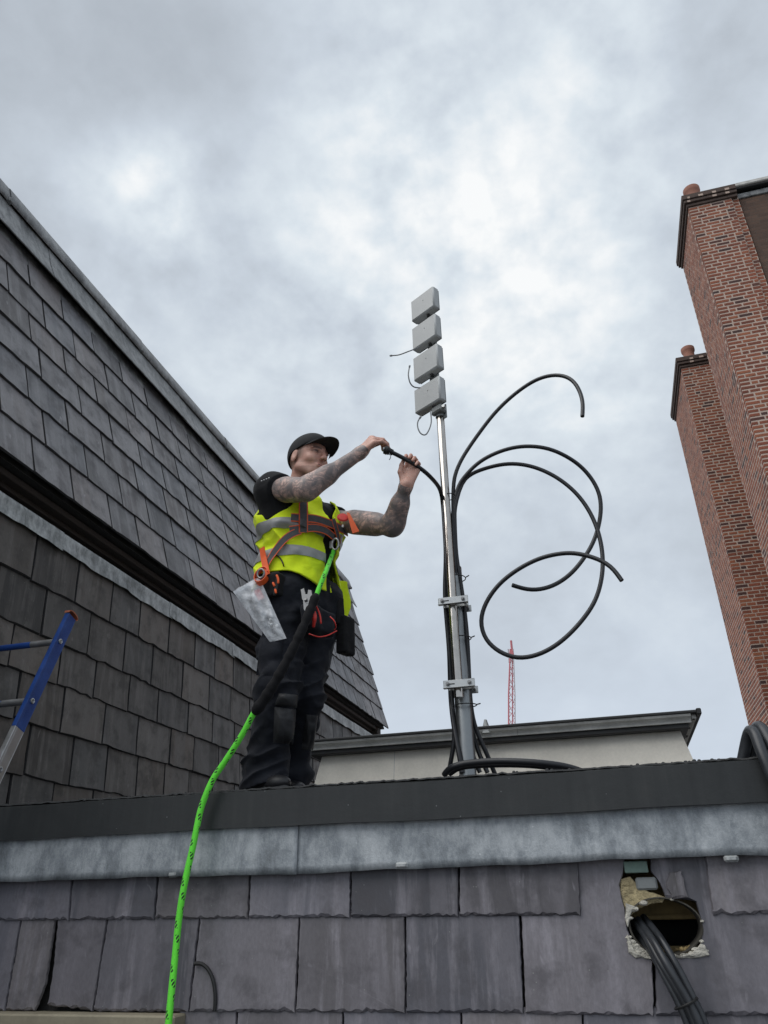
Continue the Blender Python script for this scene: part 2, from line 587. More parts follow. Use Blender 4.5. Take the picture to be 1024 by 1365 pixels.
def cloth_mat(name, col, rough=0.85, weave=900.0, sheen=0.2, fold=0.35, var=0.2, dusty=0.0):
    m, k, b = new_mat(name)
    co = k.node('ShaderNodeTexCoord').outputs['Object']
    n = k.noise(co, 16.0, 5, 0.6, 0.6)
    f = k.noise(k.vec('MULTIPLY', co, (1, 1, 1.6)), 15.0, 2, 0.45, 0.4)
    g = k.noise(co, weave, 2, 0.5)
    c = k.ramp(n, [(0.3, tuple(x * (1 - var) for x in col)), (0.7, tuple(min(1, x * (1 + var)) for x in col))])
    if dusty:
        d = k.noise(co, 7.0, 5, 0.65)
        c = k.mix(k.maprange(d, 0.55, 0.8, 0.0, dusty), c, (0.10, 0.10, 0.105))
    k.l.new(c, b.inputs['Base Color'])
    b.inputs['Roughness'].default_value = rough
    b.inputs['Sheen Weight'].default_value = sheen
    b.inputs['Specular IOR Level'].default_value = 0.3
    bump(k, b, k.math('ADD', k.math('MULTIPLY', f, 0.6), k.math('MULTIPLY', g, 0.04)), fold, 0.02)
    return m


def metal_mat(name, col, rough, streak=True):
    m, k, b = new_mat(name)
    co, r = obj_co(k)
    n = k.noise(k.vec('MULTIPLY', co, (1, 1, 0.04)), 160.0, 3, 0.6)
    d = k.noise(co, 18.0, 5, 0.6)
    k.l.new(k.ramp(d, [(0.3, tuple(c * 0.8 for c in col)), (0.7, col)]), b.inputs['Base Color'])
    b.inputs['Metallic'].default_value = 1.0
    k.l.new(k.maprange(d, 0.3, 0.7, rough - 0.06, rough + 0.08), b.inputs['Roughness'])
    bump(k, b, n, 0.06, 0.002)
    return m


def fascia_mat():
    m, k, b = new_mat('charcoal_fascia')
    co = k.node('ShaderNodeTexCoord').outputs['Object']
    n = k.noise(co, 3.5, 5, 0.6)
    st = k.noise(k.vec('MULTIPLY', co, (1, 1, 0.08)), 26.0, 4, 0.6)
    fi = k.noise(co, 130.0, 3, 0.6)
    c = k.ramp(k.math('ADD', k.math('MULTIPLY', n, 0.6), k.math('MULTIPLY', st, 0.4)),
               [(0.32, (0.013, 0.015, 0.016)), (0.55, (0.023, 0.0255, 0.0265)), (0.75, (0.040, 0.042, 0.042))])
    v = k.node('ShaderNodeTexVoronoi', {'Vector': co, 'Scale': 16.0}).outputs['Distance']
    c = k.mix(k.math('MULTIPLY', k.math('LESS_THAN', v, 0.04), 0.5), c, (0.22, 0.23, 0.23))
    k.l.new(c, b.inputs['Base Color'])
    k.l.new(k.maprange(n, 0.3, 0.7, 0.40, 0.62), b.inputs['Roughness'])
    bump(k, b, k.math('ADD', k.math('MULTIPLY', n, 1.0), k.math('MULTIPLY', fi, 0.10)), 0.3, 0.01)
    return m


def bag_mat():
    m = bpy.data.materials.new('clear_polythene')
    m.use_nodes = True
    m.node_tree.nodes.clear()
    k = NT(m.node_tree)
    co = k.node('ShaderNodeTexCoord').outputs['Object']
    n = k.noise(co, 16.0, 4, 0.6, 0.25)
    tr = k.node('ShaderNodeBsdfTransparent', {'Color': (0.93, 0.95, 0.97)})
    b = k.node('ShaderNodeBsdfPrincipled', {'Base Color': (0.88, 0.90, 0.93), 'Roughness': 0.22})
    bn = k.node('ShaderNodeBump', {'Strength': 0.8, 'Distance': 0.02, 'Height': n})
    k.l.new(bn.outputs[0], b.inputs['Normal'])
    mx = k.node('ShaderNodeMixShader', {0: k.maprange(n, 0.36, 0.64, 0.26, 0.66)})
    k.l.new(tr.outputs[0], mx.inputs[1])
    k.l.new(b.outputs[0], mx.inputs[2])
    o = k.node('ShaderNodeOutputMaterial')
    k.l.new(mx.outputs[0], o.inputs[0])
    return m


def brown_wall_mat():
    m, k, b = new_mat('brown_brickwork')
    co = k.node('ShaderNodeTexCoord').outputs['Object']
    co = k.vec('MULTIPLY', co, (1, 1, 1))
    sx = k.node('ShaderNodeSeparateXYZ', {0: co})
    v = k.node('ShaderNodeCombineXYZ', {0: k.math('ADD', sx.outputs[0], sx.outputs[1]), 1: sx.outputs[2], 2: 0.0}).outputs[0]
    br = k.node('ShaderNodeTexBrick', {'Vector': v, 'Color1': (0.085, 0.052, 0.038), 'Color2': (0.13, 0.078, 0.055), 'Mortar': (0.10, 0.074, 0.058),
                                       'Scale': 1.0, 'Mortar Size': 0.006, 'Brick Width': 0.225, 'Row Height': 0.075, 'Mortar Smooth': 0.2})
    n = k.noise(co, 3.0, 5, 0.65)
    c = k.mix(k.maprange(n, 0.35, 0.7, 0.0, 0.5), br.outputs['Color'], (0.060, 0.038, 0.030))
    k.l.new(c, b.inputs['Base Color'])
    b.inputs['Roughness'].default_value = 0.9
    bump(k, b, k.math('SUBTRACT', 1.0, br.outputs['Fac']), 0.6, 0.008)
    return m


M = {
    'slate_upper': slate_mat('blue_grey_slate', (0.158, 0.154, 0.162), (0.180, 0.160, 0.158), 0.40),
    'slate_edge_shade': simple('shaded_slate_edge', (0.030, 0.029, 0.030), 0.9, var=0.5, scale=40.0, bs=0.6),  # riven edges near black: shade of the downward edges painted into the colour
    'slate_lower': slate_mat('dark_brown_slate', (0.092, 0.085, 0.079), (0.125, 0.103, 0.086), 0.55, 0.55),  # darker, browner slate tone for the lower wall
    'slate_front': slate_mat('heather_slate', (0.146, 0.137, 0.152), (0.164, 0.150, 0.150), 0.75, 0.50, True),
    'lead_front': lead_mat('blue_lead', (0.265, 0.29, 0.312), (0.55, 0.58, 0.60), (0.135, 0.148, 0.16)),
    'lead_left': lead_mat('weathered_lead', (0.27, 0.285, 0.285), (0.62, 0.64, 0.64), (0.085, 0.09, 0.09)),
    'lead_ridge': lead_mat('ridge_lead', (0.17, 0.175, 0.178), (0.40, 0.41, 0.41), (0.06, 0.063, 0.066)),
    'fascia': fascia_mat(),
    'felt': simple('roof_felt', (0.045, 0.046, 0.047), 0.9, bs=0.6, bscale=240.0),
    'timber_dark': simple('dark_brown_timber', (0.030, 0.021, 0.016), 0.7),
    'timber_sill': simple('stone_painted_timber', (0.30, 0.265, 0.19), 0.6, scale=5.0),
    'timber_raw': simple('yellow_board', (0.26, 0.19, 0.085), 0.85, scale=14.0, var=0.4),
    'glass_dark': simple('dark_pane', (0.012, 0.013, 0.015), 0.12, bs=0.0),
    'void': simple('unlit_void', (0.008, 0.008, 0.008), 0.95),  # near-black colour stands in for the unlit depth of the cable hole
    'wall_core': simple('wall_core', (0.02, 0.019, 0.018), 0.95),
    'render': simple('cream_render', (0.72, 0.68, 0.60), 0.85, var=0.17, scale=3.0, bs=0.25),
    'gutter': simple('grey_moulding', (0.43, 0.43, 0.41), 0.5, var=0.3, scale=6.0),
    'black_trim': simple('black_trim', (0.018, 0.018, 0.018), 0.55),
    'white_trim': simple('white_soffit', (0.52, 0.51, 0.48), 0.6, var=0.3, scale=12.0),
    'mortar': simple('pale_mortar', (0.46, 0.36, 0.30), 0.95, var=0.2, bs=0.6, bscale=90.0),
    'mortar_white': simple('white_mortar', (0.50, 0.48, 0.42), 0.95, var=0.35, scale=30.0, bs=0.9, bscale=80.0, bd=0.01),
    'foam': simple('buff_foam', (0.40, 0.33, 0.19), 0.95, var=0.4, scale=26.0, bs=0.9, bscale=70.0, bd=0.012),
    'green_strip': simple('green_membrane', (0.20, 0.29, 0.245), 0.6),
    'brick': brick_mat('red_brick'),
    'brick_isle': brick_mat('red_brickwork', True),
    'cornice': simple('sooty_brick_cap', (0.085, 0.060, 0.050), 0.9, var=0.45, scale=14.0),
    'terracotta': simple('terracotta', (0.34, 0.16, 0.115), 0.8, var=0.2),
    'brown_wall': brown_wall_mat(),
    'steel': metal_mat('polished_steel', (0.52, 0.49, 0.455), 0.15),
    'galv': metal_mat('galvanised_steel', (0.29, 0.305, 0.31), 0.40),
    'zinc': metal_mat('zinc_plate', (0.52, 0.53, 0.525), 0.36),
    'bolt': metal_mat('dull_bolt', (0.30, 0.30, 0.30), 0.45),
    'antenna': simple('grey_plastic', (0.43, 0.445, 0.445), 0.5, var=0.05, scale=6.0, bs=0.04),
    'antenna_bracket': simple('grey_bracket', (0.22, 0.235, 0.235), 0.5, var=0.15),
    'cable': simple('black_cable', (0.013, 0.014, 0.017), 0.42, var=0.2, bs=0.03),
    'cable_grey': simple('dusty_cable', (0.030, 0.033, 0.038), 0.38, var=0.35, scale=14.0, bs=0.05),
    'cable_tie': simple('black_tie', (0.01, 0.01, 0.01), 0.5),
    'lead_wire': simple('grey_wire', (0.16, 0.17, 0.18), 0.4),
    'blue_paint': simple('blue_paint', (0.014, 0.058, 0.245), 0.36, var=0.3, scale=9.0, bs=0.1),
    'alu': metal_mat('bare_aluminium', (0.50, 0.51, 0.52), 0.42),
    'orange_rubber': simple('orange_rubber', (0.42, 0.12, 0.055), 0.6),
    'skin': skin_mat(),
    'eye': simple('eye', (0.45, 0.42, 0.40), 0.15, bs=0.0),
    'tshirt': cloth_mat('black_tshirt', (0.0055, 0.006, 0.008), fold=0.4, sheen=0.05),
    'trousers': cloth_mat('black_work_trousers', (0.0080, 0.0098, 0.0155), fold=0.5, dusty=0.22, sheen=0.04),
    'pad': simple('kneepad_fabric', (0.028, 0.029, 0.032), 0.55, var=0.3, scale=14.0, bs=0.4, bscale=300.0),
    'cap': cloth_mat('black_cap', (0.011, 0.012, 0.014), fold=0.10, rough=0.8, sheen=0.08),
    'vest': cloth_mat('hi_vis_yellow', (0.76, 0.96, 0.02), fold=0.5, var=0.07, sheen=0.1),
    'reflect': simple('reflective_tape', (0.33, 0.335, 0.335), 0.45, var=0.12, scale=40.0, bs=0.2),
    'web': simple('grey_webbing', (0.085, 0.085, 0.09), 0.75, var=0.3, scale=40.0, bs=0.4, bscale=500.0),
    'web_edge': simple('orange_webbing_edge', (0.80, 0.115, 0.03), 0.6, var=0.15),
    'orange': simple('orange_strap', (0.85, 0.125, 0.025), 0.55, var=0.1),
    'red': simple('red_plastic', (0.60, 0.030, 0.022), 0.4, var=0.15),
    'pouch': cloth_mat('black_pouch', (0.0055, 0.0055, 0.007), fold=0.35, sheen=0.04),
    'boot': simple('black_leather', (0.014, 0.014, 0.016), 0.45),
    'sole': simple('boot_sole', (0.055, 0.056, 0.058), 0.7),
    'rope': rope_mat(),
    'bag': bag_mat(),
    'bag_label': simple('pink_label', (0.62, 0.10, 0.10), 0.6),
    'white_paper': simple('white_paper', (0.62, 0.62, 0.62), 0.7),
    'tower_red': simple('red_steel', (0.50, 0.15, 0.17), 0.6),
    'tower_white': simple('pale_steel', (0.45, 0.42, 0.44), 0.6),
    'ground': simple('paving_ground', (0.16, 0.155, 0.15), 0.95, scale=0.6),
}

exec_parts = []


# ================================================================== THE SETTING
def plane_obj(name, lo, hi, z, mat, kind='structure'):
    b = MB().add([(lo[0], lo[1], z), (hi[0], lo[1], z), (hi[0], hi[1], z), (lo[0], hi[1], z)], [(0, 1, 2, 3)])
    o = b.build(name, mat, None, fix=False)
    o['kind'] = kind
    return o


GROUND_Z = -9.0
plane_obj('ground', (-1500, -1500), (1500, 1500), GROUND_Z, M['ground'])
lower = MB().box((-3.2, -2.6, -0.3), (4.5, 3.09, 0.0)).build('lower_flat_roof', M['felt'])
lower['kind'] = 'structure'


# ------------------------------------------------------------------ slates
def slate_variant(w, L, t, seed, chip=0.010):
    """One riven slate lying in x-y with its outer face at +z; chipped lower edge."""
    rr = random.Random(seed)
    out, inn = [], []
    n = 7
    skew = rr.uniform(-0.004, 0.004)
    for i in range(n):
        x = w * i / (n - 1)
        y = rr.uniform(-0.0018, 0.0018) + skew * (2 * i / (n - 1) - 1)
        if rr.random() < 0.10 or (i in (0, n - 1) and rr.random() < 0.12):
            y += rr.uniform(0.005, 0.014)
        out.append((x, y))
        ix = min(max(x, 0.003), w - 0.003)
        inn.append((ix, y + rr.uniform(0.2, 1.0) * chip))
    for i in range(1, 3):
        out.append((w + rr.uniform(-0.002, 0.0015), L * i / 3))
        inn.append((w - rr.uniform(0.002, 0.007), L * i / 3 + rr.uniform(-.02, .02)))
    out += [(w, L), (0, L)]
    inn += [(w - 0.003, L), (0.003, L)]
    for i in (2, 1):
        out.append((rr.uniform(-0.0015, 0.002), L * i / 3))
        inn.append((rr.uniform(0.002, 0.007), L * i / 3 + rr.uniform(-.02, .02)))
    N = len(out)
    vs = [(x, y, 0.0) for x, y in out] + [(x, y, t * rr.uniform(0.85, 1.1)) for x, y in inn]
    fs = [tuple(range(N, 2 * N))] + [(i, (i + 1) % N, N + (i + 1) % N, N + i) for i in range(N)]
    me = bpy.data.meshes.new('slate')
    me.from_pydata(vs, [], fs)
    me['edge_faces'] = N
    me.update()
    return me


W_CHOICES = (0.36, 0.385, 0.40, 0.415, 0.43, 0.45)


def slate_bank(mat, L, t):
    bank = {}
    for i, w in enumerate(W_CHOICES):
        for s in range(3):
            me = slate_variant(w, L, t, 100 * i + s)
            me.materials.append(mat)
            me.materials.append(M['slate_edge_shade'])
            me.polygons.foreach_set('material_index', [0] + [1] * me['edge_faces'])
            bank.setdefault(w, []).append(me)
    return bank


def lay_row(parent, bank, origin, xa, va, na, x0, x1, start, tilt, rr, lift=0.022, narrow=1.0):
    """Lay slates along xa from x0 to x1 (distances from origin)."""
    base = np.array(world_loc(parent))
    x = start
    st = math.sin(tilt)
    R = np.array([xa, np.array(va) * math.cos(tilt) - np.array(na) * st, np.array(na) * math.cos(tilt) + np.array(va) * st]).T
    while x < x1:
        w = rr.choice(W_CHOICES)
        a = x + 0.003
        if a + w > x1 + 0.05:
            w = min(W_CHOICES, key=lambda q: abs(q - (x1 - a)))
        if a + w > x0:
            o = bpy.data.objects.new('slate', rr.choice(bank[w]))
            COL.objects.link(o)
            o.parent = parent
            sx = 1.0
            if a + w > x1 + 0.05:
                sx = (x1 - a) / w
            p = np.array(origin) + np.array(xa) * a + np.array(na) * (lift + rr.uniform(-0.002, 0.004)) - base
            Rj = Matrix(R.tolist()).to_4x4() @ Matrix.Rotation(rr.uniform(-0.006, 0.006), 4, 'Z')
            o.matrix_basis = Matrix.Translation(Vector(p)) @ Rj @ Matrix.Diagonal((sx, 1, 1, 1))
        x += w + 0.009


# ------------------------------------------------------------------ left building: slate hung mansard
XL, XU, ZU, LEAN = -3.25, -3.213, 4.041, rad(15)
Y0, Y1 = 1.3, 11.62
up_u = np.array([-math.sin(LEAN), 0, math.cos(LEAN)])
n_u = np.array([math.cos(LEAN), 0, math.sin(LEAN)])
xa = np.array([0.0, 1.0, 0.0])
man = empty('mansard_building', (XL, 3.0, 0.0), 'mansard building hung with dark grey slates left of the worker, lead along its sloping top', 'building')


def up_pt(y, s, off=0.0):
    return np.array([XU, y, ZU]) + up_u * s + n_u * off


prof = [(-7.5, -9.0), (XL - 0.02, -9.0), (XL - 0.02, 3.80), (XL - 0.27, 3.80), (XL - 0.27, 4.035)]
b0, b1 = up_pt(0, 0.0, -0.012), up_pt(0, 2.66, -0.012)
prof += [(b0[0], 4.035), (b1[0], b1[2]), (-7.5, b1[2] + 0.15)]
MB().prism([(x, Y0, z) for x, z in prof], (0, Y1 - Y0 - 0.05, 0)).build('wall', M['wall_core'], man)
rr = random.Random(3)
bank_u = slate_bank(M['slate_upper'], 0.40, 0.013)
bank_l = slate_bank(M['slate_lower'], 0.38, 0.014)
for i, s in enumerate((0.0, 0.30, 0.605, 0.90, 1.195, 1.475, 1.79)):
    lay_row(man, bank_u, up_pt(0, s), xa, up_u, n_u, 2.0, Y1 + rr.uniform(-0.02, 0.02), 1.62 + 0.215 * (i % 2) + rr.uniform(-.05, .05), 0.050, rr, 0.030)
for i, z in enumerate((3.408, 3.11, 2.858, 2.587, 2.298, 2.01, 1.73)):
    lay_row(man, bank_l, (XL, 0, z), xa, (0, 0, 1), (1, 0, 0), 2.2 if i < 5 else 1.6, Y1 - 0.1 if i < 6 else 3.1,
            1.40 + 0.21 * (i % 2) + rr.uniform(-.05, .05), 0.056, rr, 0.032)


def wavy_strip(path, dirs, y0, y1, step, amp, seed, thick=0.004):
    """Sheet metal along +Y: cross-section path (x,z), lower edge wavering along dirs."""
    rr2 = np.random.default_rng(seed)
    n = max(2, int((y1 - y0) / step))
    ph = rr2.uniform(0, 6.28, 6)
    vs, fs = [], []
    m = len(path)
    for i in range(n + 1):
        y = y0 + (y1 - y0) * i / n
        w = sum(math.sin(y * f + p) * a for f, p, a in zip((5.1, 9.7, 17.3, 29.0, 2.2, 41.0), ph, (0.35, 0.3, 0.2, 0.12, 0.35, 0.08)))
        w2 = sum(math.sin(y * f + p) * a for f, p, a in zip((7.3, 13.1, 23.0, 37.0, 3.1, 51.0), ph[::-1], (0.35, 0.3, 0.25, 0.15, 0.3, 0.1)))
        for j, (x, z) in enumerate(path):
            q = j / (m - 1)
            dx, dz = dirs[j]
            vs.append((x + dx * w * amp * q, y, z + dz * w2 * amp * q))
    for i in range(n):
        for j in range(m - 1):
            fs.append((i * m + j, i * m + j + 1, (i + 1) * m + j + 1, (i + 1) * m + j))
    return vs, fs


# lead sill over the lower slates, in lapped lengths
y = 1.4
k = 0
while y < Y1 - 0.15:
    L = (1.25, 1.05, 1.4, 1.15)[k % 4]
    e = min(y + L + 0.05, Y1 - 0.10)
    o_ = 0.003 * (k % 2)
    vs, fs = wavy_strip([(XL - 0.30, 3.845), (XL + 0.042 + o_, 3.818 + o_), (XL + 0.050 + o_, 3.80), (XL + 0.046 + o_, 3.765), (XL + 0.050 + o_, 3.735), (XL + 0.056 + o_, 3.694)],
                        [(0, 0), (0, 0.0), (0.15, 0.0), (0.9, 0.2), (1.0, 0.5), (0.9, 1.0)], y, e, 0.03, 0.011, 40 + k)
    MB().add(vs, fs).build('lead_sill', M['lead_left'], man, 'all')
    y += L
    k += 1
# the dark strip window under the upper slates
wf = MB()
wf.cbox((XL - 0.20, 1.4, 3.955), (XL - 0.10, Y1 - 0.3, 4.030), 0.006)
wf.cbox((XL - 0.215, 1.4, 3.846), (XL - 0.13, Y1 - 0.3, 3.868), 0.004)
wo = wf.build('strip_window', M['timber_dark'], man)
mul, pan = MB(), MB()
yy = 1.5
while yy < Y1 - 1.2:
    mul.cbox((XL - 0.21, yy, 3.868), (XL - 0.13, yy + 0.09, 3.955), 0.004)
    o = MB().box((XL - 0.235, yy + 0.09, 3.862), (XL - 0.222, yy + 1.25, 3.960)).build('pane', M['glass_dark'], wo)
    yy += 1.16
mul.build('mullion', M['timber_dark'], wo)
MB().cbox((XL - 0.10, 1.4, 3.985), (XL - 0.03, Y1 - 0.12, 4.028), 0.005).build('soffit_board', M['timber_dark'], man)
e1 = MB()
e1.cbox((XL - 0.26, Y1 - 0.28, 3.83), (XL - 0.02, Y1 - 0.10, 4.03), 0.005)
e1.build('end_board', M['timber_dark'], man)
# ridge: soaker lip, lead apron in lapped lengths, capping
rid = MB()
rid.prism([up_pt(1.4, 2.04, 0.030), up_pt(1.4, 2.30, 0.030), up_pt(1.4, 2.30, 0.010), up_pt(1.4, 2.04, 0.014)], (0, Y1 - 1.4 + 0.01, 0))
rid.build('lead_soaker', M['lead_ridge'], man)
y = 1.55
k = 0
while y < Y1:
    L = 2.08
    e = min(y + L + 0.06, Y1 + 0.02)
    o_ = 0.004 * (k % 2)
    pth = []
    for s, off in ((2.565, 0.052), (2.45, 0.058), (2.33, 0.064), (2.24, 0.080), (2.185, 0.092), (2.165, 0.090), (2.170, 0.075)):
        p = up_pt(0, s - 1.15 * (off - 0.043) * (off > 0), off + o_)
        pth.append((p[0], p[2]))
    vs, fs = wavy_strip(pth, [(0.2, 0.05)] * 7, y, min(e, Y1 - 0.02), 0.05, 0.012, 70 + k)
    MB().add(vs, fs).build('lead_apron', M['lead_ridge'], man, 'all')
    y += L
    k += 1
MB().prism([up_pt(1.4, 2.20, 0.03), up_pt(1.4, 2.52, 0.046), up_pt(1.4, 2.52, 0.0), up_pt(1.4, 2.20, 0.0)], (0, Y1 - 1.4, 0)).build('roof_edge', M['timber_dark'], man)
y = 1.3
k = 0
while y < Y1:
    L = 1.85
    e = min(y + L, Y1 - 0.03)
    o_ = 0.005 * (k % 2)
    pth = []
    for s, off in ((2.530, 0.070), (2.540, 0.084), (2.60, 0.086), (2.690, 0.080), (2.712, 0.066), (2.716, 0.0), (2.70, -0.30)):
        p = up_pt(0, s - 0.048, off + o_)
        pth.append((p[0], p[2]))
    vs, fs = wavy_strip(pth, [(0.1, 0.1)] * 7, y, e + 0.02, 0.08, 0.006, 90 + k)
    MB().add(vs, fs).build('lead_capping', M['lead_ridge'], man, 'all')
    if k < 6:
        q = up_pt(e, 2.497, 0.075 + o_)
        MB().cbox(q - 0.022, q + 0.022, 0.008).build('lead_clip', M['lead_ridge'], man)
    y += L
    k += 1

# ------------------------------------------------------------------ front building: parapet the worker stands on
DF = 3.0
fb = empty('parapet_building', (-0.8, 3.1, 0.0), 'near slate hung parapet with charcoal fascia, blue grey lead and a cable hole', 'building')
FX0, FX1 = XL + 0.06, 1.9
fas = MB()
n = 60
for i in range(n):
    xa_, xb_ = FX0 + (FX1 - FX0) * i / n, FX0 + (FX1 - FX0) * (i + 1) / n
    w0 = 0.0022 * math.sin(xa_ * 3.1) + 0.0012 * math.sin(xa_ * 11.0)
    w1 = 0.0022 * math.sin(xb_ * 3.1) + 0.0012 * math.sin(xb_ * 11.0)
    a = [(xa_, DF + 0.001 + w1 * 0, 1.892 + w0), (xa_, DF - 0.001, 1.887 + w0), (xa_, DF, 1.96 + w0), (xa_, DF, 2.024 + w0), (xa_, DF + 0.008, 2.030 + w0), (xa_, DF + 0.05, 2.030 + w0), (xa_, DF + 0.05, 1.887 + w0)]
    c = [(xb_, p[1], p[2] - w0 + w1) for p in a]
    fas.add(a + c, [(j, (j + 1) % 7, 7 + (j + 1) % 7, 7 + j) for j in range(7)])
fas.add(a, [tuple(range(7))])
fas.build('fascia_board', M['fascia'], fb, True)
# mineral felt turned over the top edge: ragged, gritty
rg = random.Random(11)
fe = MB()
x = FX0
row = []
while x < FX1:
    row.append((x, 2.0355 + rg.uniform(-0.0012, 0.0022) + (0.004 if rg.random() < 0.07 else 0), rg.uniform(-0.002, 0.002)))
    x += rg.uniform(0.008, 0.024)
vs, fs = [], []
for (x, z, dy) in row:
    vs += [(x, DF + 0.002 + dy, z - 0.006), (x, DF + 0.004 + dy, z), (x, DF + 0.06, z + 0.001), (x, DF + 0.40, 2.034)]
for i in range(len(row) - 1):
    for j in range(3):
        fs.append((i * 4 + j, i * 4 + j + 1, (i + 1) * 4 + j + 1, (i + 1) * 4 + j))
fe.add(vs, fs)
fe.build('felt_edge', M['felt'], fb)
MB().box((FX0, DF + 0.38, 1.86), (FX1, 9.0, 2.032)).build('roof_deck', M['felt'], fb)
grit = MB()
for i in range(90):
    px_ = rg.choice((rg.uniform(-0.6, 0.6), rg.uniform(FX0, 1.6)))
    s = rg.uniform(0.002, 0.006)
    c = np.array([px_, DF + rg.uniform(0.01, 0.06), 2.0365 + s * 0.3])
    grit.cbox(c - s, c + s * np.array([1.4, 1, .8]), s * 0.6)
go = grit.build('grit', M['felt'], fb)
go['kind'] = 'stuff'

# wall board behind the slates, with the opening for the cables
HX, HZ, HRX, HRZ = 0.117, 1.519, 0.117, 0.086
wl = MB()
wl.box((FX0, 3.105, -9.0), (FX1, 3.16, 1.40))
wl.box((FX0, 3.105, 1.40), (-0.04, 3.16, 1.86))
wl.box((0.26, 3.105, 1.40), (FX1, 3.16, 1.86))
wl.box((-0.04, 3.105, 1.735), (0.26, 3.16, 1.86))
wl.box((FX0, 3.16, -9.0), (FX1, 9.0, 1.2))
wl.build('wall_board', M['wall_core'], fb)


def front_slate(corners, row_z, seed, mats=None, t=0.012, base=3.070, chip=0.011, rough=1.0, name='slate'):
    """Slate of the front wall from outline corners ((px,py) on the wall face); ragged edges, dressed lower edge."""
    r2 = random.Random(seed)
    P = [at(px, py, 3.06) for px, py in corners]
    P = [(p[0], p[2]) for p in P]
    area = sum(P[i][0] * P[(i + 1) % len(P)][1] - P[(i + 1) % len(P)][0] * P[i][1] for i in range(len(P)))
    if area < 0:
        P.reverse()
    out = []
    for i in range(len(P)):
        (x0, z0), (x1, z1) = P[i], P[(i + 1) % len(P)]
        L = math.hypot(x1 - x0, z1 - z0)
        m = max(1, int(L / 0.014))
        nx, nz = (z1 - z0) / (L + 1e-9), -(x1 - x0) / (L + 1e-9)
        low = nz < -0.8
        for j in range(m):
            tt = j / m
            jit = r2.uniform(-0.0013, 0.0013) * rough if 0 < j else 0
            if low and r2.random() < 0.07:
                jit -= r2.uniform(0.002, 0.007)
            out.append((x0 + (x1 - x0) * tt + nx * jit, z0 + (z1 - z0) * tt + nz * jit, nx, nz, low))
    N = len(out)
    vs = []
    yb = lambda z: base + 0.045 * (z - row_z)
    for (x, z, nx, nz, low) in out:
        vs.append((x, yb(z), z))
    for (x, z, nx, nz, low) in out:          # riven middle ledge
        i_ = r2.uniform(0.0, 0.4) * (chip if low else chip * 0.25)
        vs.append((x - nx * i_, yb(z) - t * 0.5, z - nz * i_))
    for (x, z, nx, nz, low) in out:
        i_ = r2.uniform(0.35, 1.25) * (chip if low else chip * 0.30)
        vs.append((x - nx * i_, yb(z) - t, z - nz * i_))
    fs = [tuple(range(2 * N, 3 * N))]
    for lv in (0, 1):
        fs += [(lv * N + i, lv * N + (i + 1) % N, (lv + 1) * N + (i + 1) % N, (lv + 1) * N + i) for i in range(N)]
    return MB().add(vs, fs).build(name, mats or M['slate_front'], fb, fix=False)


TOP = 1138
j1 = [-70, 92, 206, 331, 467, 612, 775]
jt1 = [-60, 97, 211, 333, 467, 611, 771]
for i in range(6):
    yb_ = 1228 - i * 1.3
    front_slate([(j1[i] + 0.8, yb_), (j1[i + 1] - 0.8, yb_ - 1), (jt1[i + 1] - 0.8, TOP), (jt1[i] + 0.8, TOP)], 1.562, 20 + i)
front_slate([(951, 1220), (1090, 1217), (1080, TOP), (940, TOP), (946, 1185)], 1.562, 27)
lo2 = [(-80, -70), (7, 27), (58, 74), (124, 142), (252, 265), (394, 398), (541, 539), (699, 692)]
for i in range(7):
    (a, at_), (b, bt) = lo2[i], lo2[i + 1]
    yb_ = 1347 + i * 0.6
    if i == 1:      # broken corner
        front_slate([(a + 0.8, yb_), (46, yb_), (50, 1340), (60, 1312), (bt - 2, 1216), (at_ + 0.8, 1216)], 1.268, 41)
    elif i == 2:
        front_slate([(63, 1341), (b - 0.8, yb_), (bt - 0.8, 1216), (at_ + 1, 1216), (70, 1290), (66, 1322)], 1.268, 42)
    else:
        front_slate([(a + 0.8, yb_), (b - 0.8, yb_ + .5), (bt - 0.8, 1214), (at_ + 0.8, 1214)], 1.268, 40 + i)
front_slate([(701, 1352), (872, 1355), (870, 1280), (857, 1273), (843, 1259), (837, 1240), (834, 1216), (829, 1196), (826, 1180), (831, 1163), (834, TOP), (690, TOP)], 1.268, 50)
front_slate([(875, 1355), (1100, 1353), (1085, TOP), (866, TOP), (868, 1162), (876, 1171), (884, 1186), (888, 1198), (912, 1199), (928, 1202), (931, 1212),
             (938, 1238), (934, 1262), (944, 1270), (944, 1274), (878, 1275), (874, 1290)], 1.268, 51)
front_slate([(893, 1163), (908, 1160), (913, 1178), (918, 1196), (896, 1199), (888, 1178)], 1.62, 52, base=3.066, t=0.006, rough=2.2, name='broken_slate')
j3 = [236, 314, 456, 614, 777, 940, 1110]
for i in range(6):
    front_slate([(j3[i] + 0.8, 1475), (j3[i + 1] - 0.8, 1476), (j3[i + 1] - 0.8, 1343), (j3[i] + 0.8, 1343)], 0.985, 60 + i)
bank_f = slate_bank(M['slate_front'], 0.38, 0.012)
for i, z in enumerate((0.70, 0.41, 0.12)):
    lay_row(fb, bank_f, (0, 3.094, z), (1, 0, 0), (0, 0, 1), (0, -1, 0), -1.55, FX1, -1.62 + 0.2 * (i % 2), 0.045, rr, 0.024)
# old sealant line run down one slate
sl = [at(x, y, 3.052) for x, y in ((259, 1285), (266, 1284), (274, 1288), (281, 1298), (285, 1310), (287, 1325), (287, 1338), (286, 1348))]
MB().tube(smooth_path(spline(sl, 0.008)), 0.0072, 8).build('sealant_line', M['black_trim'], fb, True)

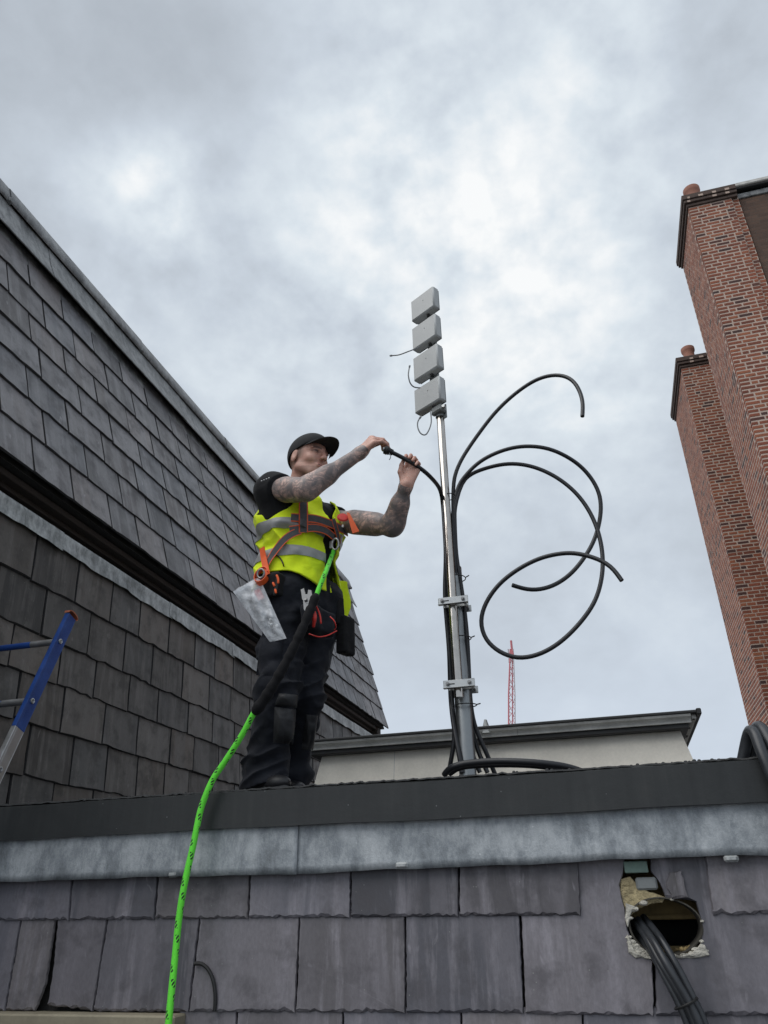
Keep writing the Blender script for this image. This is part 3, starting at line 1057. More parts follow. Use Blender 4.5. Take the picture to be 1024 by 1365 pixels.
# lead apron under the fascia: two lapped sheets, wavering lower edge
def front_lead(x0, x1, seed, off):
    r2 = np.random.default_rng(seed)
    ph = r2.uniform(0, 6.28, 8)
    m = int((x1 - x0) / 0.02)
    vs, fs = [], []
    Z = (1.93, 1.885, 1.85, 1.815, 1.78, 1.75, 1.722)
    for i in range(m + 1):
        x = x0 + (x1 - x0) * i / m
        w = sum(math.sin(x * f + p) * a for f, p, a in zip((4.0, 7.7, 13.0, 24.0, 45.0), ph, (0.4, .3, .25, .15, .1)))
        w2 = sum(math.sin(x * f + p) * a for f, p, a in zip((3.1, 6.1, 15.0, 31.0, 2.0), ph[3:], (0.4, .3, .2, .12, .3)))
        for j, z in enumerate(Z):
            q = j / 6
            vs.append((x, 3.034 - off - 0.006 * q * q + 0.0035 * w * q * math.sin(q * 3 + x * 5) - 0.003 * w2 * q, z + (0.0075 * w2 * q if j else 0)))
    n7 = len(Z)
    for i in range(m):
        for j in range(n7 - 1):
            fs.append((i * n7 + j, (i + 1) * n7 + j, (i + 1) * n7 + j + 1, i * n7 + j + 1))
    o = MB().add(vs, fs).build('lead_flashing', M['lead_front'], fb, 'all', fix=False)
    md = o.modifiers.new('thickness', 'SOLIDIFY')
    md.thickness = 0.003
    return o


front_lead(-1.235, FX1, 5, 0.0)
front_lead(FX0, -1.205, 6, 0.011)
for (px, py) in ((232, 1166), (536, 1154), (975, 1145)):
    c = at(px, py, 3.026)
    cb = MB()
    cb.cbox(c + np.array([-0.024, -0.008, -0.010]), c + np.array([0.024, 0.006, 0.012]), 0.006)
    cb.cbox(c + np.array([-0.019, -0.013, -0.006]), c + np.array([0.017, -0.006, 0.008]), 0.003)
    cb.build('lead_clip', M['lead_left'], fb)


def lump(c, r, seed, amp=0.35, sub=2):
    """A rough lump of mortar or foam."""
    bm = bmesh.new()
    bmesh.ops.create_icosphere(bm, subdivisions=sub, radius=1.0)
    r2 = np.random.default_rng(seed)
    ph = r2.uniform(0, 6.28, (5, 3))
    fr = r2.uniform(2, 7, (5, 3))
    vs = []
    for v in bm.verts:
        p = np.array(v.co)
        d = 1 + amp * sum(math.sin(fr[i] @ p + ph[i][0]) for i in range(5)) / 3
        vs.append(np.array(c) + p * d * np.array(r))
    fs = [tuple(v.index for v in f.verts) for f in bm.faces]
    bm.free()
    return vs, fs


# the cored cable hole: sleeve, mortar, rough boards behind it
hs = MB()
SEG = 40
prof_r = [(1.045, 3.085), (1.035, 3.0725), (0.995, 3.071), (0.975, 3.083), (0.965, 3.20), (1.06, 3.20)]
vs, fs = [], []
for (q, yq) in prof_r:
    for j in range(SEG):
        a = 2 * math.pi * j / SEG
        sq = 1 + 0.025 * math.sin(3 * a + 1)
        vs.append((HX + HRX * q * sq * math.cos(a), yq, HZ + HRZ * q * sq * math.sin(a)))
for i in range(len(prof_r) - 1):
    for j in range(SEG):
        fs.append((i * SEG + j, i * SEG + (j + 1) % SEG, (i + 1) * SEG + (j + 1) % SEG, (i + 1) * SEG + j))
hs.add(vs, fs)
hole = hs.build('hole_sleeve', simple('clay_sleeve', (0.060, 0.056, 0.046), 0.85, bs=0.5), fb, True)
mo = MB()
r3 = random.Random(5)
for (px, py, s) in ((848, 1266, .020), (858, 1272, .017), (868, 1273, .013), (842, 1256, .014), (838, 1250, .010), (932, 1270, .016), (940, 1272, .012), (924, 1272, .015),
                    (912, 1274, .012), (900, 1275, .010), (936, 1255, .008), (858, 1204, .013), (846, 1212, .013), (840, 1224, .010), (896, 1199, .007), (936, 1228, .006), (852, 1270, .02), (863, 1274, .014), (846, 1262, .018), (941, 1268, .010), (928, 1266, .012), (937, 1272, .014)):
    c = at(px, py, 3.070)
    mo.add(*lump(c, (s * 1.1, 0.008, s * 0.6), r3.randint(0, 999), 0.3))
for q_, outl in enumerate((((836, 1246), (841, 1262), (852, 1272), (868, 1277), (882, 1279), (848, 1278), (838, 1270)),
                           ((902, 1277), (922, 1271), (934, 1258), (940, 1260), (946, 1273), (930, 1277)),
                           ((834, 1204), (846, 1208), (840, 1222), (838, 1236), (833, 1224)))):
    front_slate(outl, 1.44, 300 + q_, mats=M['mortar_white'], t=0.007, base=3.064, rough=1.6, name='mortar_smear').parent = hole
mo.build('mortar', M['mortar_white'], hole)['kind'] = 'stuff'
fo = MB()
front_slate(((827, 1172), (840, 1168), (852, 1182), (872, 1190), (888, 1196), (884, 1204), (862, 1206), (846, 1216), (838, 1226), (832, 1210), (826, 1190)), 1.60, 320,
            mats=M['foam'], t=0.014, base=3.096, rough=2.0, name='foam_filling').parent = hole
for (px, py, s) in ((838, 1188, .022), (858, 1199, .024), (874, 1198, .014), (842, 1206, .016), (834, 1178, .014)):
    c = at(px, py, 3.088)
    fo.add(*lump(c, (s * 1.3, 0.007, s * 0.8), r3.randint(0, 999), 0.22, 3))
fo.build('loose_foam', M['foam'], hole, True)['kind'] = 'stuff'
g = at(862, 1178, 3.082)
MB().cbox(g + np.array([-0.036, -0.006, -0.020]), g + np.array([0.036, 0.014, 0.020]), 0.006).build('stone_chip', M['antenna_bracket'], hole)
g = at(848, 1157, 3.078)
MB().cbox(g + np.array([-0.04, -0.004, -0.016]), g + np.array([0.040, 0.004, 0.022]), 0.003).build('green_membrane', M['green_strip'], hole)
bd = MB()
bd.box((-0.06, 3.26, 1.548), (0.30, 3.29, 1.80))
bd.box((-0.06, 3.245, 1.30), (0.30, 3.29, 1.452))
bd.cbox((0.0, 3.24, 1.535), (0.30, 3.262, 1.552), 0.004)
bd.build('board', M['timber_raw'], hole)
MB().box((-0.10, 3.36, 1.25), (0.34, 3.40, 1.85)).build('dark_backing', M['void'], hole)  # sheet painted black as the shade between the boards
rb = MB()
for i in range(26):
    c = np.array([r3.uniform(0.02, 0.22), r3.uniform(3.10, 3.2), HZ - HRZ * 0.90 + r3.uniform(0, 0.012)])
    s = r3.uniform(0.004, 0.011)
    rb.add(*lump(c, (s * 1.3, s, s), i, 0.4, 1))
rb.build('rubble', M['timber_raw'], hole)['kind'] = 'stuff'

# dormer window head at the lower left
dw = empty('dormer_window', (-2.42, 3.0, 0.0), 'window with a cream painted head just under the lowest slates at the left', 'window')
MB().cbox((FX0 + 0.01, 2.985, 1.195), (-1.655, 3.09, 1.256), 0.006).build('window_head', M['timber_sill'], dw)
MB().cbox((FX0 + 0.01, 3.0, 0.25), (FX0 + 0.09, 3.08, 1.193), 0.005).build('frame', M['timber_sill'], dw)
MB().cbox((-1.735, 3.0, 0.25), (-1.655, 3.08, 1.193), 0.005).build('frame', M['timber_sill'], dw)
MB().cbox((FX0 + 0.01, 2.98, 0.18), (-1.655, 3.09, 0.247), 0.006).build('sill', M['timber_sill'], dw)
MB().box((FX0 + 0.09, 3.05, 0.247), (-1.735, 3.056, 1.195)).build('pane', M['glass_dark'], dw)

# ------------------------------------------------------------------ cream rooftop enclosure behind the mast
YE = 5.5
ce = empty('rooftop_enclosure', (-0.75, YE + 0.9, 2.03), 'low cream rooftop enclosure with a dark overhanging roof edge behind the mast', 'enclosure')
zt = 2.606
s_ = 0.21
wv = []
for (z, g_) in ((2.03, 0.0), (zt, 1.0)):
    d_ = (zt - z) * s_
    wv += [(-2.016 - d_, YE - d_, z), (0.512 + d_, YE - d_, z), (0.512 + d_, YE + 2.2 + d_, z), (-2.016 - d_, YE + 2.2 + d_, z)]
MB().add(wv, [(0, 1, 5, 4), (1, 2, 6, 5), (2, 3, 7, 6), (3, 0, 4, 7), (4, 5, 6, 7)]).build('wall', M['render'], ce)
for px in (523, 651):
    a, b_ = at(px, 1040, YE - 0.09), at(px, 985, YE - 0.02)
    sy = lambda z: YE - (zt - z) * s_ - 0.0015
    MB().prism([(a[0] - 0.002, sy(2.04), 2.04), (a[0] + 0.002, sy(2.04), 2.04), (a[0] + 0.002, sy(zt), zt), (a[0] - 0.002, sy(zt), zt)], (0, 0.004, 0)).build('panel_joint', M['gutter'], ce)
EO = 0.13
X0e, X1e = -2.016 - EO, 0.512 + EO
tr = MB()
tr.cbox((X0e + .05, YE - EO + 0.05, zt - 0.012), (X1e - .075, YE + 2.3, zt + 0.018), 0.004)
tr.build('lower_trim', M['black_trim'], ce)
# moulded grey gutter profile along the front
gp = [(0.0, 0.020), (0.0, 0.033), (-0.012, 0.048), (-0.028, 0.056), (-0.034, 0.070), (0.02, 0.070), (0.03, 0.020)]
for (a, b2) in ((X0e + 0.02, -0.55), (-0.548, X1e - 0.056)):
    MB().prism([(a, YE - EO + 0.03 + y_, zt + z_) for y_, z_ in gp], (b2 - a, 0, 0)).build('gutter', M['gutter'], ce, True)
tp = MB()
tp.cbox((X0e, YE - EO - 0.012, zt + 0.071), (X1e, YE + 2.4, zt + 0.091), 0.005)
tp.cbox((X1e - 0.02, YE - EO - 0.018, zt + 0.058), (X1e + 0.012, YE + 2.4, zt + 0.099), 0.006)
tp.build('roof_edge', M['black_trim'], ce)
sf = MB()
sf.cbox((X1e - 0.052, YE - EO + 0.03, zt + 0.040), (X1e - 0.021, YE + 2.3, zt + 0.070), 0.004)
sf.build('end_board', M['white_trim'], ce)
sf = MB()
for i in range(7):
    c = np.array([X1e - 0.038 + 0.008 * math.sin(i * 5), YE - EO + 0.05 + i * 0.3, zt + 0.040])
    sf.add(*lump(c, (0.010, 0.02 + 0.02 * (i % 3), 0.002), i))
sf.build('soot_patch', M['black_trim'], ce)
pk = at(648, 971, YE - EO + 0.02)
MB().lathe([(0.042, -0.035), (0.036, -0.028), (0.010, 0.060), (0.0, 0.063)], pk + np.array([0, 0, 0.0]), seg=5).build('finial', M['lead_left'], ce)

# ------------------------------------------------------------------ brick chimneys on the right
BH = 0.052


def stretcher_mesh(w, h, d, name='brick'):
    b_ = MB().cbox((0, 0, 0), (w - 0.008, d, h), 0.005)
    me = bpy.data.meshes.new(name)
    me.from_pydata(b_.v, [], b_.f)
    bm = bmesh.new()
    bm.from_mesh(me)
    bmesh.ops.recalc_face_normals(bm, faces=bm.faces)
    bm.to_mesh(me)
    bm.free()
    me.materials.append(M['brick'])
    return me


BR = {w: stretcher_mesh(w, BH, 0.10) for w in (0.213, 0.101, 0.158)}


def chimney(x0, y0, w, dep, ztop, zpart, label, pot_x, strip):
    ch = empty('brick_chimney', (x0 + w / 2, y0 + dep / 2, GROUND_Z), label, 'chimney', 'tall brick chimneys on the right')
    base = np.array(world_loc(ch))
    core = MB().box((x0, y0 + 0.0025, GROUND_Z), (x0 + w, y0 + dep, ztop))
    if strip:
        core.box((x0 + w, y0 + 0.046, GROUND_Z), (x0 + w + strip, y0 + dep, ztop + 0.05))
    core.build('mortar_core', M['mortar'], ch)
    rest = MB()
    r2 = random.Random(int(y0 * 10))
    nparts = 0
    c = 0
    z = ztop - 0.075
    while z > -1.5:
        # front face: a course of stretchers, then a course of stretcher and header
        units = []
        x = -0.005
        if c % 2 == 0:
            q = (0.158, 0.213, 0.213, 0.213, 0.213, 0.213) if c % 4 == 0 else (0.213, 0.213, 0.213, 0.213, 0.213)
        else:
            q = (0.158, 0.101, 0.213, 0.101, 0.213, 0.101, 0.213, 0.101) if c % 4 == 1 else (0.101, 0.158, 0.213, 0.101, 0.213, 0.101, 0.213)
        for bw in q:
            if x > w - 0.05:
                break
            units.append((x, bw))
            x += bw + 0.012
        for (bx, bw) in units:
            full = bx + bw <= w + 0.012
            if not full:
                bw = w - bx + 0.004
            p = np.array([x0 + bx + r2.uniform(-.002, .002), y0 - r2.uniform(0.0, 0.003), z + r2.uniform(-.002, .002)])
            if full and nparts < 300 and z > zpart:
                o = bpy.data.objects.new('brick', BR[bw])
                COL.objects.link(o)
                o.parent = ch
                o.location = Vector(p - base)
                nparts += 1
            else:
                rest.box(p, p + np.array([bw - 0.008, 0.1, BH]))
        if strip:
            bx = w + 0.012 + (0.0 if c % 2 else 0.02)
            p = np.array([x0 + bx, y0 + 0.042, z])
            rest.box(p, p + np.array([strip - 0.03, 0.05, BH]))
        # left flank
        yq = 0.112 + (0.0 if c % 2 else 0.055)
        while yq < dep - 0.05:
            bw = 0.213 if (c % 2 == 0 or r2.random() < 0.5) else 0.101
            bw = min(bw, dep - yq)
            rest.box((x0 - r2.uniform(0.001, 0.003), y0 + yq, z), (x0 + 0.08, y0 + yq + bw - 0.008, z + BH))
            yq += bw + 0.012
        z -= 0.075
        c += 1
    ro = rest.build('brickwork', M['brick_isle'], ch, fix=False)
    ro['kind'] = 'stuff'
    co = MB()
    e = 0.0
    zz = ztop
    for (out, h) in ((0.03, 0.07), (0.065, 0.07), (0.085, 0.12)):
        n_ = int((w + 2 * out) / 0.225) + 1
        co.cbox((x0 - out, y0 - out, zz + 0.002), (x0 + w + (out if not strip else 0.11), y0 + dep + out, zz + h - 0.004), 0.008)
        zz += h
    cor = co.build('cornice', M['cornice'], ch)
    jt = MB()
    xx = x0 - 0.05
    while xx < x0 + w:
        for (out, zb) in ((0.065, ztop + 0.07), (0.085, ztop + 0.14)):
            if r2.random() < 0.75:
                jt.box((xx + r2.uniform(0, .08), y0 - out - 0.002, zb + 0.005), (xx + .012 + r2.uniform(0.08, .09), y0 - out + 0.01, zb + 0.05))
        xx += 0.225
    jt.build('cap_joint', M['mortar'], cor)
    pot = MB().lathe([(0.125, 0), (0.135, 0.02), (0.125, 0.06), (0.118, 0.26), (0.140, 0.30), (0.150, 0.33), (0.150, 0.40), (0.135, 0.415), (0.11, 0.41), (0.10, 0.2)],
                     (pot_x, y0 + 0.22, zz), seg=24)
    pot.build('chimney_pot', M['terracotta'], ch, True)
    return ch


chimney(2.95, 11.0, 0.735, 1.55, 12.885, 3.0, 'taller nearer red brick chimney with pale joints and a sooty cornice at the right edge', 3.14, 0.125)
chimney(2.95, 15.07, 1.0, 2.2, 12.25, 3.0, 'farther red brick chimney, partly hidden behind the taller brick chimney', 3.22, 0)
bb = empty('brown_building', (9.0, 14.0, GROUND_Z), 'brown brick building with a grey gutter beside the nearer chimney at the upper right edge', 'building')
bw_ = MB().box((3.835, 11.09, GROUND_Z), (16.0, 19.0, 12.90))
bw_.build('wall', M['brown_wall'], bb)
MB().cbox((3.81, 11.06, 12.902), (16.0, 19.0, 13.02), 0.01).build('lead_verge', M['lead_ridge'], bb)
MB().cbox((3.80, 10.98, 13.06), (16.0, 19.0, 13.10), 0.01).build('soffit', M['black_trim'], bb)
MB().cbox((3.80, 10.95, 13.102), (16.0, 19.0, 13.19), 0.015).build('gutter', M['white_trim'], bb)
MB().box((3.9, 11.2, 13.0), (15.9, 18.9, 13.08)).build('roof', M['felt'], bb)

# ------------------------------------------------------------------ far lattice mast
tw = empty('lattice_mast', (-15.2, 150.0, GROUND_Z), 'thin red lattice mast far off behind the cream enclosure roof', 'mast')
hw, zt_, xm, ym = 0.62, 47.0, -14.75, 150.0
zb_ = GROUND_Z
cs = [(-hw, -0.36), (hw, -0.36), (0.0, 0.72)]


def leg_at(i, z):
    q = 1.0 - 0.55 * max(0, (z - 38) / 9.0)
    return np.array([xm + (z - zt_) * 0.095 + cs[i][0] * q, ym + cs[i][1] * q, z])


for i in range(3):
    MB().tube([leg_at(i, z) for z in (zb_, 20, 38, zt_)], 0.16 if i == 0 else 0.11, 6).build('leg', M['tower_red'] if i != 1 else M['tower_white'], tw)
br = MB()
z = 10.0
k = 0
while z < zt_ - 1.2:
    for i in range(3):
        a, b_ = (i, (i + 1) % 3) if k % 2 else ((i + 1) % 3, i)
        br.tube([leg_at(a, z), leg_at(b_, z + 1.3)], 0.05, 5)
    z += 1.3
    k += 1
br.build('brace', M['tower_red'], tw)
hd = MB().tube([(xm, ym, zt_ - 0.5), (xm, ym, zt_ + 1.8)], 0.22, 8)
hd.cbox((xm - 0.35, ym - 0.3, zt_ - 2.0), (xm + 0.30, ym + 0.3, zt_ - 0.3), 0.05)
hd.build('mast_head', M['tower_red'], tw)
for (dx, dz) in ((-0.75, -2.2), (-0.7, -0.3)):
    MB().cbox((xm + dx - .16, ym - .2, zt_ + dz - .5), (xm + dx + .12, ym + .2, zt_ + dz + .4), 0.04).build('dish_panel', M['tower_white'], tw)


# ================================================================== THE MAST AND ITS ANTENNA
def lerp_at(pts, Ys, step=0.02, it=2):
    """Smooth path through photograph points with distances interpolated."""
    n = len(pts)
    if len(Ys) != n:
        Ys = np.interp(np.linspace(0, 1, n), np.linspace(0, 1, len(Ys)), Ys)
    return smooth_path(spline([at(x, y, q) for (x, y), q in zip(pts, Ys)], step), it)


PX, PY = float(at(611.5, 925, 3.392)[0]), 3.392            # stainless pole
QX, QY = float(at(619, 960, 3.460)[0]), 3.460           # galvanised post
mast = empty('antenna_mast', (QX, QY, 2.032), 'galvanised post with a polished steel pole clamped to it beside the worker', 'mast')
MB().lathe([(0.0380, 0.0), (0.0380, 1.06), (0.036, 1.064), (0.0, 1.064)], (QX, QY, 2.03), seg=28).build('post', M['galv'], mast, True)
MB().lathe([(0.055, 0.0), (0.055, 0.012), (0.036, 0.014)], (QX, QY, 2.032), seg=24).build('post_base', M['galv'], mast, True)
MB().lathe([(0.015, 0), (0.0215, 0.0), (0.0215, 1.60), (0.0195, 1.605), (0.0, 1.605)], (PX, PY, at(613, 930, PY)[2]), seg=28).build('pole', M['steel'], mast, True)
for py in (800, 911):
    c = at(604 if py == 800 else 612, py, PY - 0.03)
    cb = MB()
    ang = 0.05
    cb.cbox((c[0] - 0.072, PY - 0.030, c[2] - 0.017), (c[0] + 0.072, PY - 0.024, c[2] + 0.019), 0.002)
    cb.cbox((c[0] - 0.072, PY - 0.046, c[2] - 0.021), (c[0] + 0.072, PY - 0.024, c[2] - 0.017), 0.0015)
    co_ = cb.build('clamp', M['zinc'], mast)
    MB().cbox((c[0] - 0.060, QY - 0.045, c[2] - 0.016), (c[0] + 0.064, QY - 0.038, c[2] + 0.018), 0.002).build('clamp_jaw', M['zinc'], co_)
    MB().cbox((c[0] - 0.060, QY + 0.039, c[2] - 0.016), (c[0] + 0.064, QY + 0.046, c[2] + 0.018), 0.002).build('clamp_jaw', M['zinc'], co_)
    MB().cbox((c[0] - 0.044, PY - 0.0315, c[2] - 0.002), (c[0] - 0.020, PY - 0.0295, c[2] + 0.003), 0.0005).build('slot', M['black_trim'], co_)
    for dx in (-0.052, 0.048):
        b_ = MB()
        b_.lathe([(0.0095, 0), (0.0095, 0.008)], (c[0] + dx, PY - 0.030, c[2] + 0.001), (0, -1, 0), 6)
        b_.lathe([(0.0055, -0.14), (0.0055, 0.016)], (c[0] + dx, PY - 0.030, c[2] + 0.001), (0, -1, 0), 10)
        b_.lathe([(0.0095, 0), (0.0095, 0.008)], (c[0] + dx + .006, QY + 0.044, c[2] + 0.001), (0, 1, 0), 6)
        b_.build('bolt', M['bolt'], co_)

ANT_W = np.array([0.857, -0.515, 0.0])
ANT_N = np.array([-0.515, -0.857, 0.0])
ANT_R = np.array([ANT_W, -ANT_N, [0, 0, 1]]).T
ANT = np.array([-0.570, 3.30])
an = empty('panel_antenna', (PX, PY, 3.985), 'tall antenna of four stacked grey box panels topping the steel pole', 'antenna')
spine = MB()
spine.cbox((-0.03, -0.012, 3.99), (0.03, 0.012, 4.82), 0.004, R=ANT_R, c=(0, 0, 4.4))
off_sp = np.array([ANT[0], ANT[1], 0]) - ANT_W * 0.09 - ANT_N * 0.066
spine.v = (np.array(spine.v) + off_sp).tolist()
spine.build('spine', M['antenna_bracket'], an)
for (zt0, zb0, wd) in ((4.831, 4.672, 0.188), (4.622, 4.456, 0.191), (4.403, 4.235, 0.193), (4.178, 4.015, 0.197)):
    p = np.array([ANT[0], ANT[1], zb0])
    b_ = MB()
    b_.cbox((-wd, 0, 0), (0, 0.052, zt0 - zb0), 0.009, R=ANT_R, c=(0, 0, 0))
    b_.v = (np.array(b_.v) + p).tolist()
    pn = b_.build('antenna_panel', M['antenna'], an, True)
    lid = MB().cbox((-wd + 0.006, 0.052, 0.006), (-0.006, 0.058, zt0 - zb0 - 0.006), 0.002, R=ANT_R, c=(0, 0, 0))
    lid.v = (np.array(lid.v) + p).tolist()
    lid.build('back_lid', M['antenna_bracket'], pn)
    MB().lathe([(0.0035, 0), (0.0032, 0.0012), (0, 0.0013)], p - ANT_W * wd * 0.45 + np.array([0, 0, (zt0 - zb0) * 0.62]), ANT_N, 12).build('emblem_dot', M['antenna_bracket'], pn)
    q = p - ANT_W * 0.075 - ANT_N * 0.030
    MB().lathe([(0.010, -0.012), (0.010, 0.002)], q, (0, 0, 1), 12).build('cable_gland', M['black_trim'], pn)
bk = MB()
q0 = np.array([ANT[0], ANT[1], 0]) - ANT_W * 0.045 - ANT_N * 0.040
bk.cbox((-0.050, -0.018, 3.968), (0.026, 0.036, 4.012), 0.008, R=ANT_R, c=(0, 0, 3.99))
bk.cbox((-0.040, 0.030, 3.94), (0.020, 0.040, 4.03), 0.004, R=ANT_R, c=(0, 0, 3.99))
bk.v = (np.array(bk.v) + np.array([q0[0], q0[1], 0])).tolist()
bk.lathe([(0.026, 0), (0.026, 0.035)], (PX, PY, 3.955), seg=16)
bk.build('bracket', M['antenna_bracket'], an)
ub = MB()
ub.tube(spline([(PX + 0.03, PY - 0.05, 3.985), (PX + 0.032, PY - 0.01, 3.983), (PX + 0.02, PY + 0.024, 3.983), (PX - 0.02, PY + 0.024, 3.983), (PX - 0.032, PY - 0.01, 3.983)], 0.006), 0.004, 8)
ub.lathe([(0.009, 0), (0.009, 0.012)], (PX + 0.03, PY - 0.052, 3.985), (0, -1, 0), 6)
ub.build('clamp_bolt', M['zinc'], an)
wz = ANT[1] + 0.03
for pts in (((574, 548), (575, 562), (572, 573), (567, 580), (561, 578), (557, 570), (557, 562), (560, 557)),
            ((560, 517), (552, 516), (547, 511), (544.5, 501), (545, 494), (546, 489)),
            ((560, 462), (551, 466), (543, 469), (532, 473), (522, 474))):
    pth = lerp_at(pts, [wz - 0.02, wz - 0.08, wz - 0.06], 0.008)
    wb = MB().tube(pth, 0.0036, 8, round_end=True)
    e_ = np.array(pth[-1])
    d_ = e_ - np.array(pth[-3])
    wb.tube([e_ - d_ * 0.2, e_ + d_ * 0.6], 0.0055, 8)
    wb.build('pigtail_wire', M['lead_wire'], an, True)

# ------------------------------------------------------------------ feeder cables
CR = 0.0103
A_ = [(606, 655), (618, 637), (640, 615), (671, 600), (701, 594.5), (732, 598), (760, 611), (781, 628), (797, 652), (801.5, 677), (797, 706), (784.6, 735), (760, 766), (732, 783), (704, 786.5), (683, 780)]
B_ = [(609, 652), (624, 634), (646, 624.6), (677, 618), (707, 621), (738.5, 634), (766, 655), (785, 680), (797, 707), (803, 735), (803, 766), (794, 800), (772, 832), (744.6, 858), (717, 873), (689, 877.5),
      (661, 866), (645, 848), (640.6, 827), (648, 803), (666, 778), (692, 758), (723, 743), (754, 737), (772, 738), (797, 745), (815, 755), (829, 774)]
C_ = [(603, 652), (607, 632), (615, 613), (634, 584), (661, 549), (689, 523), (717, 505), (741, 499.4), (760, 504), (771, 517), (777, 535), (776.5, 555)]


def cable(pts, label, mat='cable', r=CR, group=None, extra=None):
    b_ = MB().tube(pts, r, 14)
    o = thing_from(b_, 'feeder_cable', M[mat], label, 'cable', group, True)
    return o


down = lambda x, y0, ys: [(x + dx, yy) for dx, yy in ys]
tailA = [(640, 1030), (628, 1000), (622, 960), (620, 930), (617, 890), (617, 850), (614, 810), (609, 775), (605.5, 740), (604, 700), (604, 675)]
tailB = [(660, 1032), (647, 1000), (632, 965), (627, 930), (625, 890), (623, 850), (619, 810), (614, 775), (608.5, 740), (606.5, 700), (606, 675)]
tailC = [(650, 1030), (637, 1000), (627, 962), (623, 930), (621, 890), (620, 850), (616, 810), (611, 775), (607, 740), (605, 700), (604, 672)]
pA = lerp_at(tailA, [3.50, 3.49, 3.49, 3.48, 3.46, 3.46, 3.44, 3.44, 3.42, 3.42, 3.42]) + lerp_at(A_, [3.42, 3.40, 3.42, 3.50, 3.52, 3.44, 3.34])[1:]
pB = lerp_at(tailB, [3.56, 3.52, 3.50, 3.47, 3.46, 3.45, 3.45, 3.44, 3.43, 3.42, 3.42]) + lerp_at(B_, [3.42, 3.46, 3.48, 3.46, 3.42, 3.40, 3.36, 3.34, 3.30])[1:]
pC = lerp_at(tailC, [3.53, 3.53, 3.52, 3.51, 3.49, 3.49, 3.47, 3.46, 3.45, 3.45, 3.44]) + lerp_at(C_, [3.44, 3.44, 3.40, 3.34, 3.30])[1:]
cable(smooth_path(pA, 3), 'black cable of the middle loop, its end pointing left inside the large coil')
cable(smooth_path(pB, 3), 'black cable making the largest lowest loop, its end dangling at the far right')
cable(smooth_path(pC, 3), 'black cable arching highest above the loops, its cut end pointing straight down')
D_ = [(517, 600.5), (524, 603.5), (534, 608.5), (546, 615), (556, 621), (566, 628), (577, 639), (585, 649), (589, 660), (591, 680), (592.5, 705), (594, 730), (594, 755), (593, 785), (594, 810), (596.5, 840), (599, 870), (601, 900),
      (602.5, 930), (605, 960), (606, 985), (602, 1010), (598, 1032)]
HANDS_Y = 3.04
pD = lerp_at(D_, [2.985, 3.0, 3.02, HANDS_Y, 3.055, 3.09, 3.18, 3.29, 3.37, 3.42, 3.435, 3.44, 3.44, 3.44, 3.44, 3.45, 3.45, 3.46, 3.46, 3.46, 3.46, 3.47, 3.49])
cable(smooth_path(pD, 3), 'black cable held in both hands of the worker, running down left of the mast')
E_ = [(600, 900), (601, 930), (604, 960), (609, 990), (613, 1010), (616, 1030)]
pE = lerp_at([(595, 770), (596, 800), (597, 840), (599, 870)] + E_, [3.47, 3.47, 3.48, 3.48, 3.48, 3.47, 3.45, 3.43, 3.42, 3.42])
cable(pE, 'short black cable strapped close against the left side of the mast post', r=0.011)
# connector at the end of the held cable
cn = empty('cable_connector', tuple(at(515, 600, 2.985)), 'small black plug held in the right hand of the worker at the cable end', 'connector')
p0, p1 = at(512, 599, 2.982), at(524, 603.5, 3.0)
ax_ = (p1 - p0) / np.linalg.norm(p1 - p0)
MB().lathe([(0.010, 0), (0.020, 0.002), (0.022, 0.018), (0.019, 0.020), (0.019, 0.026), (0.016, 0.030), (0.0145, 0.046)], p0, ax_, 16).build('plug_body', M['cable_tie'], cn, True)
MB().lathe([(0.012, -0.006), (0.0125, 0.0)], p0, ax_, 12).build('plug_collar', M['zinc'], cn, True)
MB().tube(lerp_at([(519, 604), (521, 609), (519, 613)], [2.98, 2.975, 2.975], 0.004), 0.002, 6).build('loose_strand', M['lead_wire'], cn)
# ties round the mast
for (px, py, w, yy, tail) in ((599, 662, 0.035, 3.42, 0), (611, 771, 0.046, 3.45, 1), (617, 851, 0.050, 3.455, 1), (614, 941, 0.052, 3.455, 1)):
    c = at(px, py, yy)
    c[0] = (PX if py < 700 else QX) + (0.012 if py < 700 else 0.010)
    tb = MB()
    rx = w if py > 700 else 0.034
    ring = [c + np.array([rx * math.cos(a), (0.045 if py < 700 else 0.060) * math.sin(a), 0.004 * math.sin(a)]) for a in np.linspace(0, 2 * math.pi, 25)]
    tb.tube(ring, 0.0026, 6, cap=False)
    if tail:
        tb.tube([c + np.array([rx, 0, 0]), c + np.array([rx + 0.022, -0.03, -0.004])], 0.0028, 6)
    tb.build('cable_tie', M['cable_tie'], mast, True)
# cable lying on the roof behind the fascia
rc = lerp_at([(593, 1032), (600, 1024), (612, 1019), (635, 1016), (665, 1014.5), (700, 1015.5), (730, 1018), (760, 1023), (790, 1034)], [3.16, 3.11, 3.10, 3.10, 3.10, 3.10, 3.11, 3.14, 3.2])
cable(rc, 'dusty black cable lying across the roof edge at the foot of the mast', r=0.0125)
rc2 = lerp_at([(600, 1031), (612, 1023), (640, 1020), (680, 1019), (720, 1021), (748, 1026)], [3.2, 3.16, 3.15, 3.15, 3.16, 3.2])
cable(rc2, 'second roof cable tucked behind the dusty black cable at the foot of the mast', r=0.012)
